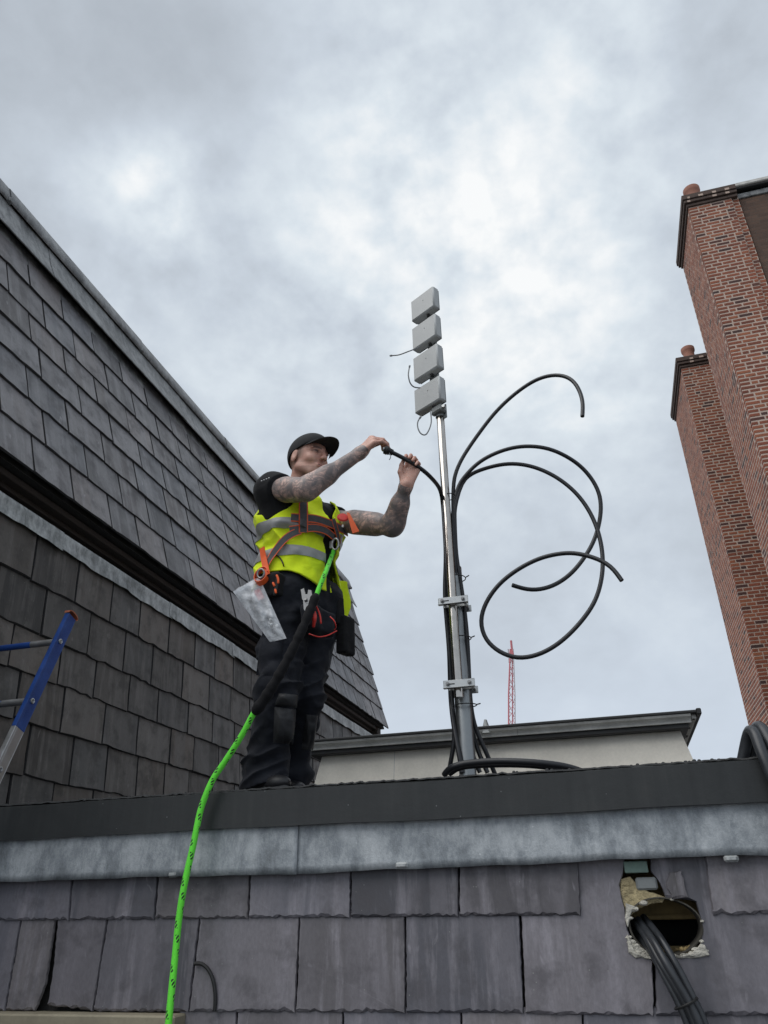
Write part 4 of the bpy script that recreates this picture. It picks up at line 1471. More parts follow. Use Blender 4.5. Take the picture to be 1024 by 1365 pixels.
# thick cables dropping over the edge at the far right
for i, (pts, Ys, lab) in enumerate((
        ([(985, 1040), (990, 1015), (996, 985), (1000, 972), (1006, 976), (1013, 996), (1022, 1018), (1034, 1045), (1050, 1085), (1062, 1130)], [3.10, 3.09, 3.06, 3.03, 3.00, 2.97, 2.955, 2.95, 2.94, 2.94], 'outer of the thick cables bent over the fascia at the right edge'),
        ([(1000, 1040), (1003, 1010), (1006, 980), (1009, 967), (1016, 970), (1026, 988), (1040, 1015), (1055, 1050), (1068, 1100)], [3.12, 3.11, 3.08, 3.05, 3.02, 2.985, 2.96, 2.95, 2.94], 'inner of the thick cables bent over the fascia at the right edge'))):
    cable(lerp_at(pts, Ys), lab, 'cable_grey', 0.020)
# bundle coming out of the cored hole
hb = [[(846, 1228), (852, 1236), (864, 1254), (880, 1282), (897, 1310), (912, 1335), (925, 1362), (938, 1400), (946, 1450)],
      [(858, 1223), (866, 1232), (880, 1250), (896, 1276), (911, 1304), (925, 1332), (938, 1360), (949, 1398), (956, 1448)],
      [(851, 1226), (858, 1236), (871, 1254), (886, 1280), (903, 1309), (918, 1335), (931, 1361), (943, 1398), (951, 1448)],
      [(848, 1240), (856, 1252), (868, 1268), (880, 1290), (893, 1314), (906, 1340), (917, 1366), (929, 1402), (938, 1450)]]
hy = [[3.16, 3.11, 3.03, 2.985, 2.97, 2.965, 2.96, 2.955, 2.95], [3.18, 3.12, 3.035, 2.99, 2.975, 2.965, 2.96, 2.955, 2.95],
      [3.14, 3.09, 3.0, 2.955, 2.94, 2.935, 2.93, 2.93, 2.93], [3.16, 3.12, 3.04, 3.0, 2.985, 2.975, 2.97, 2.965, 2.96]]
for pts, Ys, lab in zip(hb, hy, ('left cable of the bundle hanging out of the cored wall hole', 'right cable of the bundle hanging out of the cored wall hole',
                                 'front cable of the bundle hanging out of the cored wall hole', 'rear lowest cable of the bundle hanging out of the cored wall hole')):
    cable(lerp_at(pts, Ys, 0.01), lab, 'cable_grey', 0.0120, 'cables hanging out of the wall hole')
c = at(915, 1338, 2.95)
dv = at(931, 1361, 2.945) - at(903, 1309, 2.945)
dv /= np.linalg.norm(dv)
sv = np.cross(dv, np.array([0, 1.0, 0]))
ring = [c + sv * (0.038 * math.cos(a)) + np.array([0, 0.034, 0]) * math.sin(a) for a in np.linspace(0, 2 * math.pi, 25)]
tag(thing_from(MB().tube(ring, 0.004, 6, cap=False), 'cable_tie', M['cable_tie'], 'black tie round the cable bundle below the cored wall hole', 'cable tie', None, True))

# ------------------------------------------------------------------ ladder leaning on the fascia
LA = rad(70.4)
ld = np.array([0.0, math.cos(LA), math.sin(LA)])
ln = np.array([0.0, -math.sin(LA), math.cos(LA)])          # towards the climber
top = at(96, 822, 3.295)
lad = empty('ladder', (top[0] - 0.2, top[1] - top[2] / math.tan(LA), 0.0), 'blue ladder with bare aluminium lower stile leaning at the far left', 'ladder')
LL = top[2] / math.sin(LA)
split_s = LL - 0.68
RL = np.array([[1, 0, 0], ld, ln]).T


def stile(x, s0, s1, mat, parent, name):
    b_ = MB()
    for (lo, hi) in (((x - 0.022, s0, -0.034), (x - 0.018, s1, 0.034)), ((x - 0.022, s0, 0.0305), (x + 0.004, s1, 0.034)), ((x - 0.022, s0, -0.034), (x + 0.004, s1, -0.0305)),
                     ((x + 0.001, s0, 0.020), (x + 0.004, s1, 0.0305)), ((x + 0.001, s0, -0.0305), (x + 0.004, s1, 0.020))):
        b_.cbox(lo, hi, 0.001)
    b_.v = (np.array(b_.v) @ RL.T + np.array([0, top[1] - LL * math.cos(LA), 0])).tolist()
    return b_.build(name, M[mat], parent)


for x in (top[0], top[0] - 0.53):
    st_ = stile(x, 0.0, split_s, 'alu', lad, 'stile')
    stile(x, split_s + 0.0005, LL, 'blue_paint', st_, 'painted_sleeve')
    q = RL @ np.array([x, LL, 0.0]) + np.array([0, top[1] - LL * math.cos(LA), 0])
    cp = MB()
    arc = [q + ld * (0.004 + 0.014 * math.sin(a)) + ln * (0.040 * math.cos(a)) for a in np.linspace(-0.25, math.pi + 0.6, 12)]
    ov, of = [], []
    for p in arc:
        ov += [p + np.array([-0.024, 0, 0]), p + np.array([0.010, 0, 0]), p + np.array([0.010, 0, 0]) + ld * 0.006, p + np.array([-0.024, 0, 0]) + ld * 0.006]
    for i in range(len(arc) - 1):
        of += [(i * 4 + j, i * 4 + (j + 1) % 4, i * 4 + 4 + (j + 1) % 4, i * 4 + 4 + j) for j in range(4)]
    of += [(0, 1, 2, 3), tuple((len(arc) - 1) * 4 + j for j in range(4))]
    cp.add(ov, of)
    cp.build('end_cap', M['orange_rubber'], st_)
s = LL - 0.17
while s > 0.2:
    q = RL @ np.array([top[0], s, 0.006]) + np.array([0, top[1] - LL * math.cos(LA), 0])
    rb_ = MB().tube([q + np.array([-0.55, 0, 0]), q + np.array([0.000, 0, 0])], 0.0165, 14)
    ru = rb_.build('rung', M['blue_paint'] if s > split_s - 0.4 else M['alu'], lad, True)
    MB().lathe([(0.006, 0), (0.0135, 0.0), (0.0135, 0.006), (0.009, 0.008), (0.006, 0.002)], q + np.array([0.003, 0, 0]), (1, 0, 0), 16).build('rung_end', M['alu'], ru, True)
    MB().tube([q + np.array([-0.17, 0, 0]), q + np.array([-0.02, 0, 0])], 0.0172, 14).build('worn_sleeve', M['alu'], ru, True)
    s -= 0.36


# ================================================================== THE WORKER
def vnoise(X, Y, Z, seed):
    """Smooth value noise, about -1..1."""
    tab = np.random.default_rng(seed).uniform(-1, 1, (32, 32, 32)).astype(np.float32)
    X, Y, Z = np.broadcast_arrays(X, Y, Z)
    i, j, k = np.floor(X).astype(int), np.floor(Y).astype(int), np.floor(Z).astype(int)
    u, v, w = X - i, Y - j, Z - k
    u, v, w = u * u * (3 - 2 * u), v * v * (3 - 2 * v), w * w * (3 - 2 * w)
    g = lambda a, b, c: tab[(i + a) & 31, (j + b) & 31, (k + c) & 31]
    x00 = g(0, 0, 0) * (1 - u) + g(1, 0, 0) * u
    x10 = g(0, 1, 0) * (1 - u) + g(1, 1, 0) * u
    x01 = g(0, 0, 1) * (1 - u) + g(1, 0, 1) * u
    x11 = g(0, 1, 1) * (1 - u) + g(1, 1, 1) * u
    return (x00 * (1 - v) + x10 * v) * (1 - w) + (x01 * (1 - v) + x11 * v) * w


class Field:
    """A distance field on a grid; shapes are blended in and the surface is then meshed."""
    def __init__(s, lo, hi, h):
        s.lo, s.h = np.array(lo, float), h
        s.n = np.ceil((np.array(hi) - s.lo) / h).astype(int) + 1
        s.D = np.full(s.n, 0.5, np.float32)

    def win(s, lo, hi):
        a = np.clip(np.floor((np.array(lo) - s.lo) / s.h).astype(int), 0, s.n - 1)
        b = np.clip(np.ceil((np.array(hi) - s.lo) / s.h).astype(int) + 1, 1, s.n)
        sl = tuple(slice(int(p), int(q)) for p, q in zip(a, b))
        ax = [(s.lo[i] + s.h * np.arange(a[i], b[i])).astype(np.float32) for i in range(3)]
        return sl, ax[0][:, None, None], ax[1][None, :, None], ax[2][None, None, :]

    def put(s, fn, lo, hi, k=0.0, op='u'):
        sl, X, Y, Z = s.win(lo, hi)
        W = s.D[sl]
        if W.size == 0:
            return
        d = fn(X, Y, Z)
        if op == 's':
            d = -d
        if k > 0:
            hh = np.maximum(k - np.abs(W - d), 0) / k
            q = hh * hh * k * 0.25
        else:
            q = 0
        s.D[sl] = (np.minimum(W, d) - q) if op == 'u' else (np.maximum(W, d) + q)

    def cap(s, a, b, ra, rb, k=0.0, op='u', m=0.06):
        a, b = np.array(a, float), np.array(b, float)
        R = max(ra, rb) + m
        ab = b - a
        L2 = float(ab @ ab) + 1e-12

        def fn(X, Y, Z):
            t = np.clip(((X - a[0]) * ab[0] + (Y - a[1]) * ab[1] + (Z - a[2]) * ab[2]) / L2, 0, 1)
            return np.sqrt((X - a[0] - t * ab[0]) ** 2 + (Y - a[1] - t * ab[1]) ** 2 + (Z - a[2] - t * ab[2]) ** 2) - (ra + (rb - ra) * t)
        s.put(fn, np.minimum(a, b) - R, np.maximum(a, b) + R, k, op)

    def ell(s, c, r, R=None, k=0.0, op='u', m=0.05):
        c, r = np.array(c, float), np.array(r, float) * (HS if R is HR else 1.0)
        R = np.eye(3) if R is None else np.array(R, float)
        B = float(max(r)) + m

        def fn(X, Y, Z):
            q = [((X - c[0]) * R[i][0] + (Y - c[1]) * R[i][1] + (Z - c[2]) * R[i][2]) for i in range(3)]
            k0 = np.sqrt(sum((q[i] / r[i]) ** 2 for i in range(3)))
            k1 = np.sqrt(sum((q[i] / r[i] ** 2) ** 2 for i in range(3))) + 1e-9
            return k0 * (k0 - 1) / k1
        s.put(fn, c - B, c + B, k, op)

    def sample(s, P):
        q = (np.asarray(P) - s.lo) / s.h
        q = np.clip(q, 0, s.n - 1.001)
        i = np.floor(q).astype(int)
        f = q - i
        out = 0
        for a in (0, 1):
            for b in (0, 1):
                for c in (0, 1):
                    w = (f[:, 0] if a else 1 - f[:, 0]) * (f[:, 1] if b else 1 - f[:, 1]) * (f[:, 2] if c else 1 - f[:, 2])
                    out = out + w * s.D[i[:, 0] + a, i[:, 1] + b, i[:, 2] + c]
        return out

    def grad(s, P):
        e = s.h
        P = np.asarray(P)
        g = np.stack([s.sample(P + np.eye(3)[i] * e) - s.sample(P - np.eye(3)[i] * e) for i in range(3)], 1)
        return g / (np.linalg.norm(g, axis=1, keepdims=True) + 1e-9)

    def hit(s, px, py, y0=2.3, y1=4.2):
        """First surface point met by the line of sight through a photograph point."""
        d = view_dir(px, py)
        t = np.arange(y0, y1, 0.002) / d[1]
        P = CAM_AT + t[:, None] * d
        v = s.sample(P)
        ins = np.all((P > s.lo) & (P < s.lo + (s.n - 1) * s.h), 1)
        k = np.nonzero((v < 0) & ins)[0]
        if len(k) == 0:
            return P[np.argmin(np.where(ins, v, 9))]
        return P[k[0]]

    def mesh(s):
        D = s.D
        ins = D < 0
        cnt = np.zeros(np.array(D.shape) - 1, np.int8)
        for a in (0, 1):
            for b in (0, 1):
                for c in (0, 1):
                    cnt += ins[a:D.shape[0] - 1 + a, b:D.shape[1] - 1 + b, c:D.shape[2] - 1 + c]
        I = np.argwhere((cnt > 0) & (cnt < 8))
        idx = np.full(cnt.shape, -1, np.int32)
        idx[I[:, 0], I[:, 1], I[:, 2]] = np.arange(len(I))
        cor = np.array([(a, b, c) for a in (0, 1) for b in (0, 1) for c in (0, 1)])
        V = np.stack([D[I[:, 0] + a, I[:, 1] + b, I[:, 2] + c] for a, b, c in cor], 1)
        acc, num = np.zeros((len(I), 3)), np.zeros(len(I))
        for p in range(8):
            for q in range(p + 1, 8):
                if np.abs(cor[p] - cor[q]).sum() != 1:
                    continue
                va, vb = V[:, p], V[:, q]
                m = (va < 0) != (vb < 0)
                t = np.where(m, va / (va - vb + 1e-12), 0)
                acc += m[:, None] * (cor[p] + t[:, None] * (cor[q] - cor[p]))
                num += m
        P = s.lo + s.h * (I + acc / num[:, None])
        F = []
        for ax in range(3):
            o1, o2 = (ax + 1) % 3, (ax + 2) % 3
            A = [slice(None)] * 3
            B = [slice(None)] * 3
            A[ax], B[ax] = slice(0, -1), slice(1, None)
            ch = ins[tuple(A)] != ins[tuple(B)]
            E_ = np.argwhere(ch)
            E_ = E_[(E_[:, o1] > 0) & (E_[:, o2] > 0) & (E_[:, o1] < cnt.shape[o1]) & (E_[:, o2] < cnt.shape[o2])]
            if len(E_) == 0:
                continue
            s0 = ins[E_[:, 0], E_[:, 1], E_[:, 2]]
            q = []
            for d1, d2 in ((-1, -1), (0, -1), (0, 0), (-1, 0)):
                e = E_.copy()
                e[:, o1] += d1
                e[:, o2] += d2
                q.append(idx[e[:, 0], e[:, 1], e[:, 2]])
            q = np.stack(q, 1)
            q[~s0] = q[~s0][:, ::-1]
            F.append(q)
        F = np.concatenate(F)
        return P, F


def field_obj(fl, name, mat, parent, attrs=None):
    P, F = fl.mesh()
    off = np.array(world_loc(parent))
    me = bpy.data.meshes.new(name)
    me.vertices.add(len(P))
    me.vertices.foreach_set('co', (P - off).astype(np.float32).ravel())
    me.loops.add(F.size)
    me.loops.foreach_set('vertex_index', F.astype(np.int32).ravel())
    me.polygons.add(len(F))
    me.polygons.foreach_set('loop_start', np.arange(0, F.size, 4, dtype=np.int32))
    me.polygons.foreach_set('loop_total', np.full(len(F), 4, np.int32))
    me.update(calc_edges=True)
    me.polygons.foreach_set('use_smooth', np.ones(len(F), bool))
    for k, v in (attrs(P) if attrs else {}).items():
        if v.ndim == 2:
            a = me.attributes.new(k, 'FLOAT_COLOR', 'POINT')
            a.data.foreach_set('color', np.concatenate([v, np.ones((len(v), 1))], 1).astype(np.float32).ravel())
        else:
            a = me.attributes.new(k, 'FLOAT', 'POINT')
            a.data.foreach_set('value', v.astype(np.float32))
    me.materials.append(mat)
    me.validate()
    return link(name, me, parent)


unit = lambda v: np.array(v, float) / np.linalg.norm(v)
T0 = np.array([-1.345, 3.25])
BF, BL = np.array([0.956, -0.292, 0.0]), np.array([0.292, 0.956, 0.0])
ROOF = 2.036
man_w = empty('person', (-1.42, 3.25, ROOF), 'person in yellow hi-vis vest, black cap and black trousers standing on the parapet', 'person')

# torso cross-sections: height, half depth, half width, forward shift
TS = np.array([(2.80, .120, .150, 0), (2.90, .130, .178, 0), (2.98, .128, .180, 0.0), (3.08, .122, .170, .005), (3.20, .126, .178, .012), (3.32, .136, .200, .018),
               (3.42, .128, .208, .012), (3.47, .110, .196, .0), (3.505, .085, .160, -.008), (3.535, .066, .10, -.01), (3.58, .060, .065, -.005)])


def torso_fn(grow, zlo=2.78, zhi=3.57, flare=0.0):
    def fn(X, Y, Z):
        ra = np.interp(Z, TS[:, 0], TS[:, 1]) + grow + flare * np.clip((3.08 - Z) / 0.15, 0, 1)
        rb = np.interp(Z, TS[:, 0], TS[:, 2]) + grow + flare * np.clip((3.08 - Z) / 0.15, 0, 1)
        sh = np.interp(Z, TS[:, 0], TS[:, 3])
        x, y = X - T0[0], Y - T0[1]
        a = x * BF[0] + y * BF[1] - sh
        b = x * BL[0] + y * BL[1]
        q = (np.abs(a / ra) ** 2.25 + np.abs(b / rb) ** 2.25) ** (1 / 2.25)
        d = (q - 1) * np.minimum(ra, rb)
        return np.maximum(d, np.maximum(Z - zhi, zlo - Z)).astype(np.float32)
    return fn


def bp(f, l, z):
    return np.array([T0[0], T0[1], 0]) + BF * f + BL * l + np.array([0, 0, z])


RS, RE, RW = bp(0.005, -0.212, 3.462), at(408, 653, 2.89), at(480, 604, 2.975)
LS, LE, LW = bp(0.05, 0.185, 3.445), at(523, 701, 3.21), at(540.5, 650, 3.075)
HC = at(411, 613, 3.19)
HS = 1.10
ya = rad(-24)
HF = unit([math.cos(ya), math.sin(ya), -0.15])
HL = unit(np.cross([0, 0, 1], HF))
HU = np.cross(HF, HL)
HR = np.array([HF, HL, HU])
hp = lambda f, l, u: HC + HS * (HF * f + HL * l + HU * u)

# ---- the body: head, neck, chest, arms and hands as one surface
sk = Field((-1.68, 2.72, 3.10), (-0.63, 3.62, 3.90), 0.0034)
sk.put(torso_fn(0.0, 3.05, 3.56), (-1.68, 2.9, 3.0), (-1.0, 3.62, 3.62))
nb = bp(-0.012, 0.0, 3.50)
sk.cap(nb, hp(-0.025, 0, -0.05), 0.062, 0.056, 0.03)
sk.ell(hp(-0.008, 0, 0.022), (0.101, 0.077, 0.098), HR, 0.02)
sk.ell(hp(0.030, 0, -0.045), (0.062, 0.055, 0.060), HR, 0.03)
sk.ell(hp(0.066, 0, -0.078), (0.026, 0.028, 0.026), HR, 0.03)
sk.cap(hp(0.083, 0, -0.094), hp(0.084, 0, -0.090), 0.016, 0.016, 0.02)
for sgn in (-1, 1):
    sk.cap(hp(0.0, sgn * 0.052, -0.058), hp(0.062, sgn * 0.028, -0.092), 0.018, 0.016, 0.03)
    sk.ell(hp(0.062, sgn * 0.040, -0.020), (0.024, 0.022, 0.024), HR, 0.02)
    sk.ell(hp(-0.012, sgn * 0.080, -0.010), (0.019, 0.009, 0.034), np.array([unit(HF + 0.35 * sgn * HL * 0 - 0.25 * HU), HL, unit(HU + 0.25 * HF)]), 0.008)
    sk.ell(hp(-0.004, sgn * 0.090, -0.004), (0.009, 0.006, 0.018), HR, 0.006, 's')
    sk.ell(hp(0.100, sgn * 0.033, 0.012), (0.024, 0.021, 0.012), HR, 0.012, 's')
    sk.ell(hp(0.079, sgn * 0.032, 0.010), (0.012, 0.014, 0.012), HR, 0.004)
    sk.cap(hp(0.090, sgn * 0.010, 0.031), hp(0.074, sgn * 0.052, 0.030), 0.008, 0.007, 0.012)
    sk.ell(hp(0.107, sgn * 0.011, -0.021), (0.010, 0.008, 0.008), HR, 0.008)
sk.cap(hp(0.095, 0, 0.022), hp(0.114, 0, -0.016), 0.008, 0.0115, 0.012)
sk.cap(hp(0.090, -0.018, -0.054), hp(0.090, 0.018, -0.054), 0.008, 0.008, 0.012)
sk.cap(hp(0.0955, -0.012, -0.0495), hp(0.0955, 0.012, -0.0495), 0.0055, 0.0055, 0.006)
sk.cap(hp(0.094, -0.012, -0.060), hp(0.094, 0.012, -0.060), 0.006, 0.006, 0.006)
sk.cap(hp(0.104, -0.024, -0.0548), hp(0.104, 0.024, -0.0548), 0.0022, 0.0022, 0.004, 's')


def arm(S, E_, W_, bend):
    d = unit(W_ - E_)
    sk.cap(S, E_, 0.057, 0.048, 0.025)
    sk.cap(S + (E_ - S) * 0.45, S + (E_ - S) * 0.75, 0.056, 0.052, 0.04)
    sk.cap(E_, W_, 0.046, 0.030, 0.04)
    sk.cap(E_ + d * 0.04 + np.array(bend) * 0.006, E_ + d * 0.12 + np.array(bend) * 0.002, 0.046, 0.042, 0.04)
    sk.cap(E_, E_, 0.045, 0.045, 0.02)
    sk.cap(W_, W_ + d * 0.02, 0.0295, 0.027, 0.02)


arm(RS, RE, RW, (0, -0.3, 1))
arm(LS, LE, LW, (0.5, 0, -1))


def rot(v, ax, a):
    ax = unit(ax)
    return v * math.cos(a) + np.cross(ax, v) * math.sin(a) + ax * (ax @ v) * (1 - math.cos(a))


TIPS = {}


def hand(W_, K, N, side, curls, thumb, spread=0.06, scale=1.0):
    """Palm and five separate fingers. K middle knuckle, N back of the hand, side +1 right hand."""
    D = unit(K - W_)
    N = unit(N - D * (N @ D))
    S = np.cross(N, D) * side                 # towards the thumb
    ln_ = np.linalg.norm(K - W_)
    mcp = []
    for i in range(4):
        o = (0.033, 0.011, -0.011, -0.031)[i] * scale
        m = W_ + D * (ln_ * (0.97, 1.0, 0.96, 0.87)[i]) + S * o - N * (0.003, 0.0, 0.002, 0.006)[i]
        mcp.append(m)
        sk.cap(W_ + S * o * 0.55 + D * 0.012, m, 0.0155 * scale, 0.0125 * scale, 0.014)
    sk.cap(W_ + D * ln_ * 0.35 - N * 0.008, W_ + D * ln_ * 0.75 - N * 0.006, 0.018, 0.016, 0.02)
    lens = ((0.043, 0.027, 0.021), (0.047, 0.030, 0.022), (0.043, 0.028, 0.021), (0.034, 0.021, 0.019))
    tips = []
    for i in range(4):
        p = mcp[i]
        dirv = unit(D + S * spread * (1.5, 0.5, -0.5, -1.5)[i])
        r0 = (0.0100, 0.0103, 0.0098, 0.0087)[i] * scale
        a = 0
        for j in range(3):
            a += rad(curls[i][j])
            dj = rot(dirv, S * side, -a * side) if True else dirv
            # bend towards the palm (-N)
            dj = unit(dirv * math.cos(a) - N * math.sin(a))
            q = p + dj * lens[i][j] * scale
            sk.cap(p, q, r0 * (1.0, 0.93, 0.86)[j], r0 * (0.93, 0.86, 0.76)[j], 0.0045 if j else 0.008, m=0.03)
            p = q
        tips.append(p)
    b = W_ + D * ln_ * 0.30 + S * 0.022 - N * 0.008
    rs = (0.0155, 0.0125, 0.0110, 0.0090)
    for j, (f, s_, n_, L) in enumerate(thumb):
        dj = unit(D * f + S * s_ - N * n_)
        q = b + dj * L * scale
        sk.cap(b, q, rs[j], rs[j + 1], 0.012 if j == 0 else 0.005, m=0.03)
        b = q
    tips.append(b)
    return tips, S, D, N


TR = hand(RW, at(497.5, 585, 2.962), np.array([-0.30, -0.80, 0.50]), 1, ((58, 50, 25), (56, 46, 28), (46, 44, 28), (36, 40, 26)), ((0.75, 0.45, 0.55, 0.042), (0.95, 0.0, 0.45, 0.034), (0.95, -0.25, 0.3, 0.026)), scale=1.1)
TL = hand(LW, at(550.5, 624, 3.085), np.array([0.10, 0.97, 0.22]), -1, ((20, 70, 60), (24, 72, 60), (28, 72, 60), (32, 70, 60)), ((0.75, 0.50, 0.45, 0.042), (1.0, 0.05, 0.30, 0.036), (1.0, -0.10, 0.20, 0.028)))


def skin_zones(P):
    def segd(a, b):
        ab = b - a
        t = np.clip(((P - a) @ ab) / (ab @ ab), 0, 1)
        return np.linalg.norm(P - a - t[:, None] * ab, axis=1), t
    ink = np.zeros(len(P))
    for S, E_, W_ in ((RS, RE, RW), (LS, LE, LW)):
        d1, t1 = segd(S, E_)
        d2, t2 = segd(E_, W_ + (W_ - E_) * 0.08)
        m1 = d1 < 0.085
        m2 = (d2 < 0.085) & (t2 < 0.999)
        ink = np.maximum(ink, np.where(m1 | m2, 1.0, 0.0))
    q = (P - HC) @ HR.T / HS
    f, l, u = q[:, 0], q[:, 1], q[:, 2]
    head = (np.linalg.norm(q, axis=1) < 0.16)
    ink = np.where(head, 0, ink)
    hair = np.clip((u + 0.045 - 0.55 * f) / 0.035, 0, 1) * np.clip((0.040 - f) / 0.02, 0, 1) * head * (np.abs(l) > 0.0)
    ear = (np.abs(l) > 0.078) & (f > -0.04) & (f < 0.02)
    hair = np.where(ear, 0, hair)
    beard = np.clip((-0.028 - u) / 0.02, 0, 1) * np.clip((f - 0.0) / 0.03, 0, 1) * 0.50 * head
    hair = np.maximum(hair * 0.95, np.where(np.abs(u + 0.0545) < 0.010, 0, beard))
    lip = (np.abs(u + 0.055) < 0.010) & (np.abs(l) < 0.021) & (f > 0.08)
    brow = np.clip(1.35 - np.abs(u - 0.031 + 0.10 * np.maximum(np.abs(l) - 0.035, 0)) / 0.0065, 0, 1) * ((np.abs(l) > 0.012) & (np.abs(l) < 0.052) & (f > 0.05))
    eye = np.clip(1.5 - np.hypot((np.abs(l) - 0.032) / 0.0165, (u - 0.0125) / 0.0075), 0, 1) * (f > 0.05)
    mouth = (np.abs(u + 0.0548) < 0.0022) & (np.abs(l) < 0.022) & (f > 0.08)
    nost = np.hypot((np.abs(l) - 0.008) / 0.004, (u + 0.029) / 0.004) < 1
    feat = np.maximum(np.maximum(brow * 0.85, eye * 0.92), np.maximum(mouth * 0.6, (nost & (f > .095)) * 0.7))
    return {'zone': np.stack([ink, hair, lip.astype(float)], 1), 'feature': feat * head}


body = field_obj(sk, 'body', M['skin'], man_w, skin_zones)

# ---- cap
cf = Field(HC - 0.17, HC + 0.17, 0.003)
cf.ell(hp(-0.008, 0, 0.026), (0.111, 0.086, 0.107), HR)
cf.ell(hp(0.035, 0, 0.050), (0.075, 0.070, 0.070), HR, 0.03)


def cap_cut(X, Y, Z):
    f = (X - HC[0]) * HF[0] + (Y - HC[1]) * HF[1] + (Z - HC[2]) * HF[2]
    u = (X - HC[0]) * HU[0] + (Y - HC[1]) * HU[1] + (Z - HC[2]) * HU[2]
    return u - (0.022 + 0.40 * f - np.clip(-f - 0.05, 0, 1) * 0.35)


cf.put(cap_cut, HC - 0.2, HC + 0.2, 0.004, 's')
cf.ell(hp(-0.008, 0, 0.022), (0.1045, 0.0805, 0.1015), HR, 0.003, 's')
cap_o = field_obj(cf, 'cap', M['cap'], man_w)
vb, vfc = [], []
NS, NTT = 22, 8
for lay in (0, 1):
    for i in range(NS + 1):
        s = -1 + 2 * i / NS
        for j in range(NTT + 1):
            t = j / NTT
            ph = s * 1.25
            f = 0.100 * math.cos(ph * 0.72) - 0.012 + t * 0.086 * math.cos(ph * 0.95)
            l = 0.083 * math.sin(ph) / math.sin(1.25) * (1 - 0.05 * t)
            u = 0.060 - 0.036 * s * s * (0.85 + 0.15 * t) + 0.024 * t - 0.012 * t * t - lay * 0.004
            vb.append(hp(f, l, u))
n1 = (NS + 1) * (NTT + 1)
for lay in (0, 1):
    for i in range(NS):
        for j in range(NTT):
            a = lay * n1 + i * (NTT + 1) + j
            vfc.append((a, a + 1, a + NTT + 2, a + NTT + 1))
rim = [i * (NTT + 1) + NTT for i in range(NS + 1)]
for a, b in zip(rim[:-1], rim[1:]):
    vfc.append((a, b, n1 + b, n1 + a))
for i0 in (0, NS):
    for j in range(NTT):
        a = i0 * (NTT + 1) + j
        vfc.append((a, a + 1, n1 + a + 1, n1 + a))
MB().add(vb, vfc).build('visor', M['cap'], cap_o, True)
MB().lathe([(0.008, 0), (0.0075, 0.004), (0.003, 0.007), (0, 0.0075)], hp(0.0, 0, 0.135), HU, 12).build('button', M['cap'], cap_o, True)

# ---- t-shirt
ts = Field((-1.70, 2.78, 2.92), (-1.02, 3.66, 3.64), 0.0045)
ts.put(torso_fn(0.014, 2.94, 3.545), (-1.7, 2.8, 2.9), (-1.0, 3.66, 3.64))
for S, E_, fr in ((RS, RE, 0.20), (LS, LE, 0.16)):
    e_ = S + (E_ - S) * (fr + 0.25)
    d_ = unit(E_ - S)
    c_ = S + (E_ - S) * fr + d_ * 0.012
    s_ = S - (E_ - S) * 0.1

    def sleeve(X, Y, Z, a=s_, b=e_, c_=c_, d_=d_):
        ab = b - a
        t = np.clip(((X - a[0]) * ab[0] + (Y - a[1]) * ab[1] + (Z - a[2]) * ab[2]) / float(ab @ ab), 0, 1)
        q = np.sqrt((X - a[0] - t * ab[0]) ** 2 + (Y - a[1] - t * ab[1]) ** 2 + (Z - a[2] - t * ab[2]) ** 2) - 0.076
        return np.maximum(q, (X - c_[0]) * d_[0] + (Y - c_[1]) * d_[1] + (Z - c_[2]) * d_[2])
    ts.put(sleeve, np.minimum(s_, e_) - 0.14, np.maximum(s_, e_) + 0.14, 0.03)
ts.cap(RS + np.array([0, 0, -0.02]), RS + BL * 0.04 + np.array([0, 0, -0.16]), 0.082, 0.070, 0.05)
ts.cap(LS + np.array([0, 0, -0.02]), LS - BL * 0.04 + np.array([0, 0, -0.14]), 0.076, 0.065, 0.05)
ts.cap(RS + np.array([0, 0, -0.015]), bp(0.085, -0.115, 3.40), 0.078, 0.060, 0.05)
ts.cap(LS + np.array([0, 0, -0.015]), bp(0.085, 0.105, 3.40), 0.072, 0.060, 0.05)
ts.cap(nb + np.array([0, 0, -0.02]), nb + np.array([0, 0, 0.05]), 0.076, 0.075, 0.02)
ts.cap(nb + np.array([0, 0, 0.03]), nb + np.array([0, 0, 0.12]), 0.066, 0.068, 0.0, 's')
sl_, X_, Y_, Z_ = ts.win(ts.lo, ts.lo + ts.n * ts.h)
ts.D += 0.0055 * vnoise(X_ * 17, Y_ * 17, Z_ * 9 + X_ * 10, 5).astype(np.float32)
tee = field_obj(ts, 't_shirt', M['tshirt'], man_w)
for i in range(4):
    p = ts.hit(349 + i * 3.2, 641 - i * 1.3)
    MB().cbox(p - np.array([0.004, 0.002, 0.0022]), p + np.array([0.004, 0.002, 0.0022]), 0.0008).build('sleeve_mark', M['white_paper'], tee)

# ---- hi-vis vest, open down the front
VH = 0.004
vf = Field((-1.72, 2.88, 2.86), (-0.98, 3.68, 3.60), VH)
sl_, X_, Y_, Z_ = vf.win(vf.lo, vf.lo + vf.n * vf.h)
bx = (X_ - T0[0]) * BL[0] + (Y_ - T0[1]) * BL[1] + 0 * Z_
fx = (X_ - T0[0]) * BF[0] + (Y_ - T0[1]) * BF[1] + 0 * Z_
outer = torso_fn(0.050, 2.70, 3.60, 0.014)(X_, Y_, Z_)
fold = 0.026 * (0.42 - np.abs(vnoise(X_ * 8 + Z_ * 7, Y_ * 8 - Z_ * 6, Z_ * 5, 21))) + 0.0095 * vnoise(X_ * 17 - Z_ * 14, Y_ * 20, Z_ * 8 + X_ * 8, 22)
